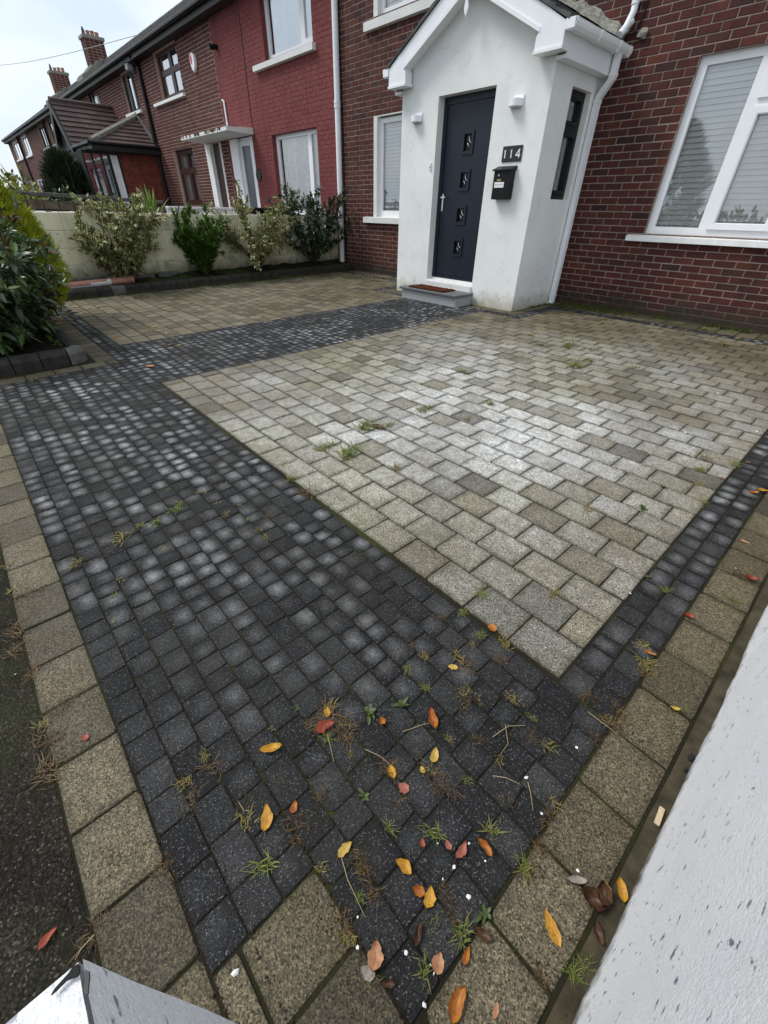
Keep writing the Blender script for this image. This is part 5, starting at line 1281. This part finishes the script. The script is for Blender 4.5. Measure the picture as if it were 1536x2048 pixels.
for ln in WEEDS.replace('\n', ';').split(';'):
    q = ln.split()
    if len(q) < 4: continue
    k, px, py, s_ = q[0], float(q[1]), float(q[2]), float(q[3]); p = gpt(px, py); me = rw_.choice(TM[k]); nm, lb_, ct, gp_ = TL[k]
    o = link(nm, me); o.location = (p.x, p.y, zg(p.y)-.002)
    if p.y < -.26: pl = 'in the crack along the footpath'
    elif p.y < -.12 : pl = 'at the left border slab edge'
    elif p.x > .02: pl = 'among the right border slabs'
    elif p.x > -.17 and p.y > .93: pl = 'in the right sett strip'
    elif p.y < .93 and p.x > -.55: pl = 'in the nearest dark setts' + (' by the entrance slab' if p.y < .2 else ' left of the wall' if p.x > -.2 else '')
    elif p.y < .93 and p.x > -1.4: pl = 'in the dark setts left of the fallen leaves'
    elif p.y < .93: pl = 'in the far part of the sett band'
    elif p.x < -5.2: pl = 'in the far buff field beyond the path'
    elif p.x < -1.2: pl = 'in the pale middle of the buff field' if p.y < 3 else 'in the buff field before the porch'
    else: pl = 'in the right side of the buff field'
    if p.y < 1.0 and p.x > -.8: s_ *= {'g': .68, 'y': .8, 'd': .8}.get(k, 1)
    if p.y > 1.0 and k in 'gy' and p.x < -.2: s_ *= 1.25
    if k == 'd' or (k == 'y' and p.y < 1): CRUMB.append((p.x, p.y))
    sz = 'large ' if s_ >= 2.4 or (s_ >= 1.4 and p.y < 1) else 'small ' if s_ < .95 else ''
    lb_ = sz + {'g': 'green grass tuft', 'y': 'yellowing grass tuft', 'd': 'dry brown grass tuft', 's': 'tiny green seedling', 'r': 'leafy weed rosette'}[k] + ' ' + pl
    s_ *= rw_.uniform(.85, 1.15); o.scale = (s_, s_, s_); o.rotation_euler = (0, 0, rw_.uniform(0, 6.28)); tag(o, lb_, ct, gp_)
# grass and moss fringe at the foot of the walls and the kerb: nobody could count it
fr = MB(); rr = random.Random(5)
def fringe(x0, y0, x1, y1, n, wd, l):
    for k in range(n):
        u = rr.random(); x = x0+(x1-x0)*u+rr.uniform(-wd, wd); y = y0+(y1-y0)*u+rr.uniform(-wd, wd)
        if mnoise.noise(Vector((x*2.2, y*2.2, 7))) < -.05: continue
        B = Vector((x, y, zg(y)-.002)); a = rr.uniform(0, 6.28); d = Vector((math.cos(a)*.6, math.sin(a)*.6, 1)).normalized(); L_ = l*rr.uniform(.3, 1.1); s2 = d.cross(Vector((0, 0, 1))).normalized()*.0035
        fr.raw([B-s2, B+s2, B+d*L_*.6+s2*.8, B+d*L_+Vector((d.x, d.y, -.3))*L_*.4, B+d*L_*.6-s2*.8], [(0, 1, 2, 3, 4)], 0, rr.uniform(.001, 1))
fringe(-3.3, 6.72, .1, 6.72, 1500, .05, .06); fringe(-8.44, 1.1, -8.44, 6.5, 3200, .05, .05); fringe(-8.2, 5.6, -6.4, 6.4, 900, .3, .035); fringe(-8.1, 1.2, -8.1, 6.2, 900, .28, .03)
fringe(-3.5, 5.6, -3.45, 6.6, 160, .03, .04); fringe(-3.4, 6.5, -2.4, 6.6, 600, .12, .04); fringe(-8.0, 6.55, -6.3, 6.7, 300, .08, .04)
for (kind, lst) in PIECES.items():                              # thin growth along block joints
    if kind == 'sett': continue
    for (x0, x1, y0, y1) in lst:
        f = mnoise.noise(Vector((x0*1.1, y0*1.1, 11)))
        n = int(max(0, (f+.25)*9))
        for k in range(n):
            if rr.random() < .5: a, c = rr.uniform(x0, x1), y0-.003
            else: a, c = x0-.003, rr.uniform(y0, y1)
            B = Vector((a, c, zg(c)-.008)); d = Vector((rr.uniform(-.6, .6), rr.uniform(-.6, .6), 1)).normalized(); L_ = rr.uniform(.008, .022); s2 = d.cross(Vector((0, 0, 1))).normalized()*.0018
            fr.raw([B-s2, B+s2, B+d*L_], [(0, 1, 2)], 0, rr.uniform(.001, 1))
tag(fr.build('joint_grass', m_blade('mossy_blade', [(.03, .05, .008), (.06, .085, .014), (.10, .11, .025), (.08, .055, .02)])), 'thin grass and moss growing in the paving joints', 'grass', kind='stuff')
ms = MB()                                                       # moss cushions
for k in range(420):
    c = rr.random()
    if c < .45: x, y = rr.uniform(-8.45, -8.3), rr.uniform(1.2, 6.5)
    elif c < .75: x, y = rr.uniform(-3.3, .0), rr.uniform(6.55, 6.76)
    else: x, y = rr.uniform(-6.6, -5.1), rr.uniform(.45, .62)
    r_ = rr.uniform(.008, .03); z = zg(y)-.004 if c < .75 else zg(y)+.10
    ring = [(x+r_*rr.uniform(.7, 1.2)*math.cos(t), y+r_*rr.uniform(.7, 1.2)*math.sin(t), z) for t in [6.283*q/7 for q in range(7)]]
    ms.raw(ring+[(x, y, z+r_*.5)], [(q, (q+1) % 7, 7) for q in range(7)])
tag(ms.build('moss', M['moss'], None, True), 'green moss cushions along the wall foot and kerbs', 'moss', kind='stuff')

# ------------------------------------------------------------------ fallen leaves
FC = {'y': m_fallen('yellow_fallen_leaf', (.50, .27, .018), (.40, .18, .015), (.13, .05, .012)),
      'p': m_fallen('pale_yellow_leaf', (.50, .34, .07), (.42, .27, .045), (.18, .09, .02)),
      'o': m_fallen('orange_fallen_leaf', (.42, .155, .016), (.30, .085, .012), (.09, .028, .010)),
      'r': m_fallen('red_brown_leaf', (.30, .055, .02), (.22, .035, .018), (.07, .02, .01)),
      't': m_fallen('tan_fallen_leaf', (.42, .21, .10), (.34, .15, .07), (.14, .06, .03)),
      'k': m_fallen('pinkish_leaf', (.33, .11, .07), (.26, .08, .05), (.10, .035, .02)),
      'b': m_fallen('dark_brown_leaf', (.085, .038, .015), (.052, .022, .009), (.022, .011, .006)),
      'w': m_fallen('bleached_leaf', (.34, .30, .26), (.24, .20, .17), (.12, .10, .08))}
def fallen_mesh(seed, col, asp, curl):
    rr = random.Random(seed); mb = MB(); n = 9; rows = []; bend = rr.uniform(-.25, .25); tw = rr.uniform(-.8, .8)*curl
    for i in range(n+1):
        u = i/n; w_ = asp*.5*(math.sin(math.pi*u**.85)**.8)*(1-.15*u)*(1+.16*rr.uniform(-1, 1)) if 0 < i < n else .004
        cx = bend*math.sin(math.pi*u)*.4; row = []
        for j in range(5):
            v = (j-2)/2; a = tw*(u-.5)
            z = curl*(.22*abs(v)**1.5*asp + .20*(u-.5)**2 + .03*math.sin(u*9+v*2)) + .004
            x = cx+v*w_*math.cos(a); z += v*w_*math.sin(a)*.6
            row.append((x, u-.5, z))
        rows.append(row)
    zmin = min(p[2] for r_ in rows for p in r_)
    V = [(x, y, z-zmin+.012) for r_ in rows for x, y, z in r_]; UVs = [(.5+(j-2)*.25, i/n) for i in range(n+1) for j in range(5)]
    F = [(i*5+j, i*5+j+1, (i+1)*5+j+1, (i+1)*5+j) for i in range(n) for j in range(4)]
    mb.raw(V, F, 0, 0.0, UVs); sx = rows[0][2]
    mb.tube([(sx[0], -.5, sx[2]-zmin+.012), (sx[0]+.02, -.60, .02), (sx[0]+.05, -.70, .01)], [.010, .008, .006], 4)
    return mb.mesh('fallen_leaf', FC[col], True)
#  colour px py length(m) rotation(deg, 0 = pointing towards the house) aspect curl label
LV = '''
o 983 1257 .040 20 .85 .3|round orange leaf at the edge of the dark setts near the buff corner
p 905 1336 .034 80 .62 .3|small pale yellow leaf below the buff block corner
y 653 1425 .036 20 .55 .5|small bright yellow leaf just above the red-brown leaf
r 651 1457 .060 -60 .58 .5|red-brown leaf lying in dry grass on the dark setts
y 541 1499 .062 105 .45 .6|yellow and brown leaf left of the red-brown leaf
o 765 1444 .026 40 .8 .9|small curled orange leaf beside a weed rosette
o 865 1440 .064 10 .42 .9|long curled orange leaf with dark tip on the dark setts
p 867 1512 .044 -20 .55 .4|pale yellow pointed leaf right of the dry grass clump
p 845 1540 .020 30 .8 .3|tiny pale leaf beside the pointed pale yellow leaf
y 783 1545 .036 20 .6 .5|yellow leaf resting on dry grass in the middle of the setts
k 807 1576 .032 60 .85 .2|round pinkish brown leaf below the yellow one
o 587 1615 .030 -10 .6 .5|small orange leaf on a dry tuft at the left of the setts
y 531 1636 .060 10 .5 .3|large golden leaf lying flat on the left dark setts
p 690 1700 .042 -45 .52 .3|yellow leaf with a long straw stalk above the buff slab
y 806 1735 .044 55 .55 .5|golden leaf lying in grass near the slab corner
o 836 1782 .030 70 .7 .6|small orange leaf tucked under the bright yellow leaf
y 857 1795 .040 -20 .65 .4|bright yellow oval leaf with a green stalk
k 897 1690 .022 30 .75 .2|small pink leaf at the right of the dark setts
k 921 1700 .044 -40 .45 .5|long pinkish leaf beside white paint flakes
o 967 1697 .044 40 .45 .7|orange leaf with dark edge near the right border
r 846 1686 .020 10 .6 .4|small red leaf scrap in the grass
b 835 1868 .044 -20 .35 .9|dark brown curled leaf near the bottom of the setts
t 749 1912 .046 -10 .68 .4|large tan orange leaf on the entrance slab
w 735 1945 .032 70 .75 .3|grey bleached leaf beside the tan orange leaf
t 877 1927 .034 -20 .75 .3|round tan leaf next to a white chip
b 775 1968 .030 90 .45 .6|dark brown leaf under the bleached leaf
o 932 1912 .034 -30 .42 .8|folded orange leaf on the right border slab edge
o 915 2010 .058 -35 .48 .6|large deep orange leaf at the bottom edge of the picture
t 990 2020 .026 -30 .45 .2|small tan leaf on the bottom right slab
y 1103 1855 .060 15 .42 .3|large yellow pointed leaf on the right border slab
b 1180 1800 .055 60 .75 1.0|crumpled brown leaf heaped against the white wall foot
b 1200 1790 .045 -20 .75 1.0|second crumpled brown leaf heaped by the white wall
t 1213 1780 .026 0 .75 .4|small tan leaf on top of the crumpled brown leaves
y 1240 1780 .044 -10 .55 .6|yellow leaf standing against the white wall foot
w 1152 1762 .044 85 .35 .6|grey brown curled leaf between two border slabs
b 1195 1865 .040 0 .45 .8|dark brown leaf in the gutter by the white wall
b 965 1868 .040 60 .5 .7|brown leaf in the grass at the slab joint
p 1349 1417 .028 70 .5 .5|small yellow leaf on the joint of two right border slabs
r 1376 1235 .036 60 .65 1.0|curled red-brown leaf beside the right sett strip
r 1500 1160 .048 70 .6 .9|dark red leaf at the outer edge of the right border
t 1487 1085 .040 50 .45 .4|pinkish tan leaf on the upper right border
o 1505 987 .050 80 .5 .7|orange leaf at the right edge of the sett strip
y 1525 985 .060 60 .55 .7|yellow brown leaf cluster piece at the right picture edge
t 1495 925 .026 70 .5 .4|small tan leaf on the upper sett strip
r 1440 957 .026 70 .5 .4|small red leaf on the last buff blocks
o 1297 1308 .040 60 .4 .8|narrow orange brown leaf on the inner border joint
r 97 1878 .040 -25 .4 .4|narrow red-brown leaf on the footpath
r 172 1475 .022 30 .8 .2|dark round leaf on a left border slab
b 1047 1412 .016 0 .6 .3|tiny brown scrap on the dark setts
t 300 735 .090 90 .55 .5|brown leaf lying where the path meets the sett band
b 755 857 .090 60 .5 .6|dark leaf by the grass tufts in the buff field
o 1075 1995 .0 0 .5 .5|skip
p 865 1395 .0 0 .5 .5|skip
'''
cache = {}
for ln in LV.strip().split('\n'):
    a, lab = ln.split('|'); q = a.split(); col, px, py, l, rot, asp, curl = q[0], *[float(v) for v in q[1:]]
    if l <= 0: continue
    p = gpt(px, py); o = link('fallen_leaf', fallen_mesh(int(px), col, asp, curl*2.0)); o.location = (p.x, p.y, zg(p.y)+.0015); l *= 1.0
    o.scale = (l, l, l); o.rotation_euler = (R(U(-4, 4)), R(U(-4, 4)), R(rot)-YAW*1.0); tag(o, lab, 'leaf', 'fallen autumn leaves')
# small yellow leaves scattered near the left bed
for (px, py, c) in ((185, 610, 'p'), (195, 615, 'p'), (177, 604, 'p'), (205, 620, 'y'), (255, 612, 'p'), (282, 618, 'p'), (232, 655, 't'), (308, 655, 'p'), (315, 662, 'p'), (333, 667, 'p'), (340, 690, 'o'), (358, 691, 'p'), (145, 640, 'y'), (150, 648, 'p'), (135, 628, 'r'), (160, 622, 'r'), (220, 633, 'p'), (420, 590, 'p'), (505, 583, 'o'), (455, 590, 'p'), (700, 550, 'p'), (710, 545, 't'), (745, 555, 'p'), (230, 677, 'o'), (270, 597, 'r'), (170, 627, 'r'), (180, 618, 'o'), (150, 630, 'r')):
    p = gpt(px, py); o = link('fallen_leaf', cache.setdefault(c, fallen_mesh(900+ord(c), c, .55, .5))); l = U(.05, .085)
    o.location = (p.x, p.y, zg(p.y)+.002); o.scale = (l, l, l); o.rotation_euler = (0, 0, U(0, 6.28))
    nm_ = {'p': 'pale yellow', 't': 'tan', 'y': 'yellow', 'o': 'orange', 'r': 'red-brown'}[c]
    tag(o, f'small {nm_} leaf scattered on the far paving by the garden beds', 'leaf', f'{nm_} leaves scattered on the far paving')
# chips of white paint, a pebble, a stick, straws
def chip(seed, s_):
    rr = random.Random(seed); bm = bmesh.new()
    for k in range(12): v = rvec(rr); bm.verts.new((v.x*s_*rr.uniform(.5, 1), v.y*s_*rr.uniform(.5, 1), abs(v.z)*s_*.35))
    bmesh.ops.convex_hull(bm, input=bm.verts); me = bpy.data.meshes.new('paint_chip'); bm.to_mesh(me); bm.free(); me.materials.append(M['white']); return me
CH_ = [chip(i, 1.0) for i in range(4)]
for (px, py, s_) in ((1052, 1556, .009), (908, 1735, .007), (938, 1687, .005), (937, 1795, .007), (860, 1930, .005), (812, 1905, .006), (716, 1835, .004), (715, 1895, .005), (848, 2010, .007), (1155, 1742, .007), (1083, 1627, .005), (994, 1221, .006), (1062, 1249, .004), (1153, 1495, .006), (1091, 1296, .004), (875, 1687, .003), (970, 1722, .004), (885, 1757, .005), (1470, 1137, .006), (1435, 787, .012), (1370, 865, .012), (1260, 1187, .006), (1513, 863, .016), (868, 1945, .005), (960, 1570, .0), (30, 1350, .006), (1110, 1130, .005)):
    if s_ <= 0: continue
    p = gpt(px, py); o = link('paint_chip', rw_.choice(CH_)); o.location = (p.x, p.y, zg(p.y)+.001); o.scale = (s_, s_*U(.5, 1), s_); o.rotation_euler = (0, 0, U(0, 6)); tag(o, 'tiny white paint chip lying on the paving', 'chip', 'white paint chips')
p = gpt(469, 1943); o = link('pebble', chip(44, 1.0)); o.location = (p.x, p.y, zg(p.y)+.001); o.scale = (.0105, .0125, .02); tag(o, 'white pebble on the narrow entrance slab at the bottom', 'pebble')
p = gpt(1005, 842); mb = MB(); mb.tube([(.022*math.cos(6.283*k/14), .022*math.sin(6.283*k/14), .004) for k in range(15)], .004, 5, cap=False); o = mb.build('metal_ring', M['chrome']); o.location = (p.x, p.y, zg(p.y)+.002); tag(o, 'small metal ring lying on a buff block', 'ring')
p = gpt(1316, 1635); mb = MB(); mb.bbox(-.006, .006, -.024, .024, .0, .006, .001); o = mb.build('wood_offcut', plain('pale_pine', (.55, .43, .28), .7, .15, 60)); o.location = (p.x, p.y, zg(p.y)+.006); o.rotation_euler = (0, 0, R(4)); tag(o, 'pale wood offcut on the cement strip by the white wall', 'wood')
for k, pts in enumerate((((680, 1705), (695, 1760), (730, 1835)), ((1175, 1425), (1205, 1450), (1235, 1470)), ((805, 1465), (845, 1452), (865, 1447)), ((985, 1475), (1015, 1455), (1050, 1452)), ((655, 1470), (662, 1500), (668, 1525)), ((190, 1870), (165, 1900), (152, 1920)), ((985, 1553), (1010, 1558), (1040, 1570)), ((730, 1500), (760, 1515), (780, 1530)), ((1010, 1450), (1015, 1490), (1000, 1510)), ((1055, 1565), (1060, 1590), (1065, 1620)), ((170, 790), (180, 782), (190, 781)))):
    w3 = [gpt(*q) for q in pts]; mb = MB(); mb.tube([(v.x, v.y, zg(v.y)+.004+.004*(i == 1)) for i, v in enumerate(w3)], [.0011, .0010, .0006], 4)
    tag(mb.build('straw', m_blade('straw_%d' % k, [(.30, .22, .12), (.36, .28, .17)])), 'dry straw stalk lying on the paving', 'straw', 'dry straw stalks')

# ------------------------------------------------------------------ across the road, seen in the window panes
conifer('dark_conifer', 'tall dark conifer across the road mirrored in the big window', (-10.4, -15, -.2), 5.0, 2.3, 1500, .5, CD, 61)
hedge('green_hedge', 'long dark hedge across the road mirrored in the windows', (-3.5, -14, -.2), (9, 1.0), 1.7, 1500, .4, [DK, PH], 62)

sc_ = MB(); rr = random.Random(15)                               # crumbs of earth and litter gathered round the weeds
for k in range(2600):
    if rr.random() < .72:
        q = rr.choice(CRUMB); a = rr.gauss(0, .022); c = rr.gauss(0, .022); x, y = q[0]+a, q[1]+c
    else: x, y = rr.uniform(-1.0, .1), rr.choice((-.155, .0919, .933, -.07))+rr.gauss(0, .006)
    r_ = rr.uniform(.0008, .0034); z = zg(y)+.0005
    ring = [(x+r_*rr.uniform(.6, 1.3)*math.cos(t), y+r_*rr.uniform(.6, 1.3)*math.sin(t), z) for t in (0, 1.3, 2.6, 3.9, 5.1)]
    sc_.raw(ring+[(x, y, z+r_*.9)], [(i, (i+1) % 5, 5) for i in range(5)], 0, rr.uniform(.001, 1))
tag(sc_.build('soil_crumbs', m_blade('earth_crumb', [(.018, .010, .006), (.035, .018, .010), (.06, .032, .018), (.022, .014, .009)])), 'dark earth crumbs and litter among the weeds', 'soil', kind='stuff')
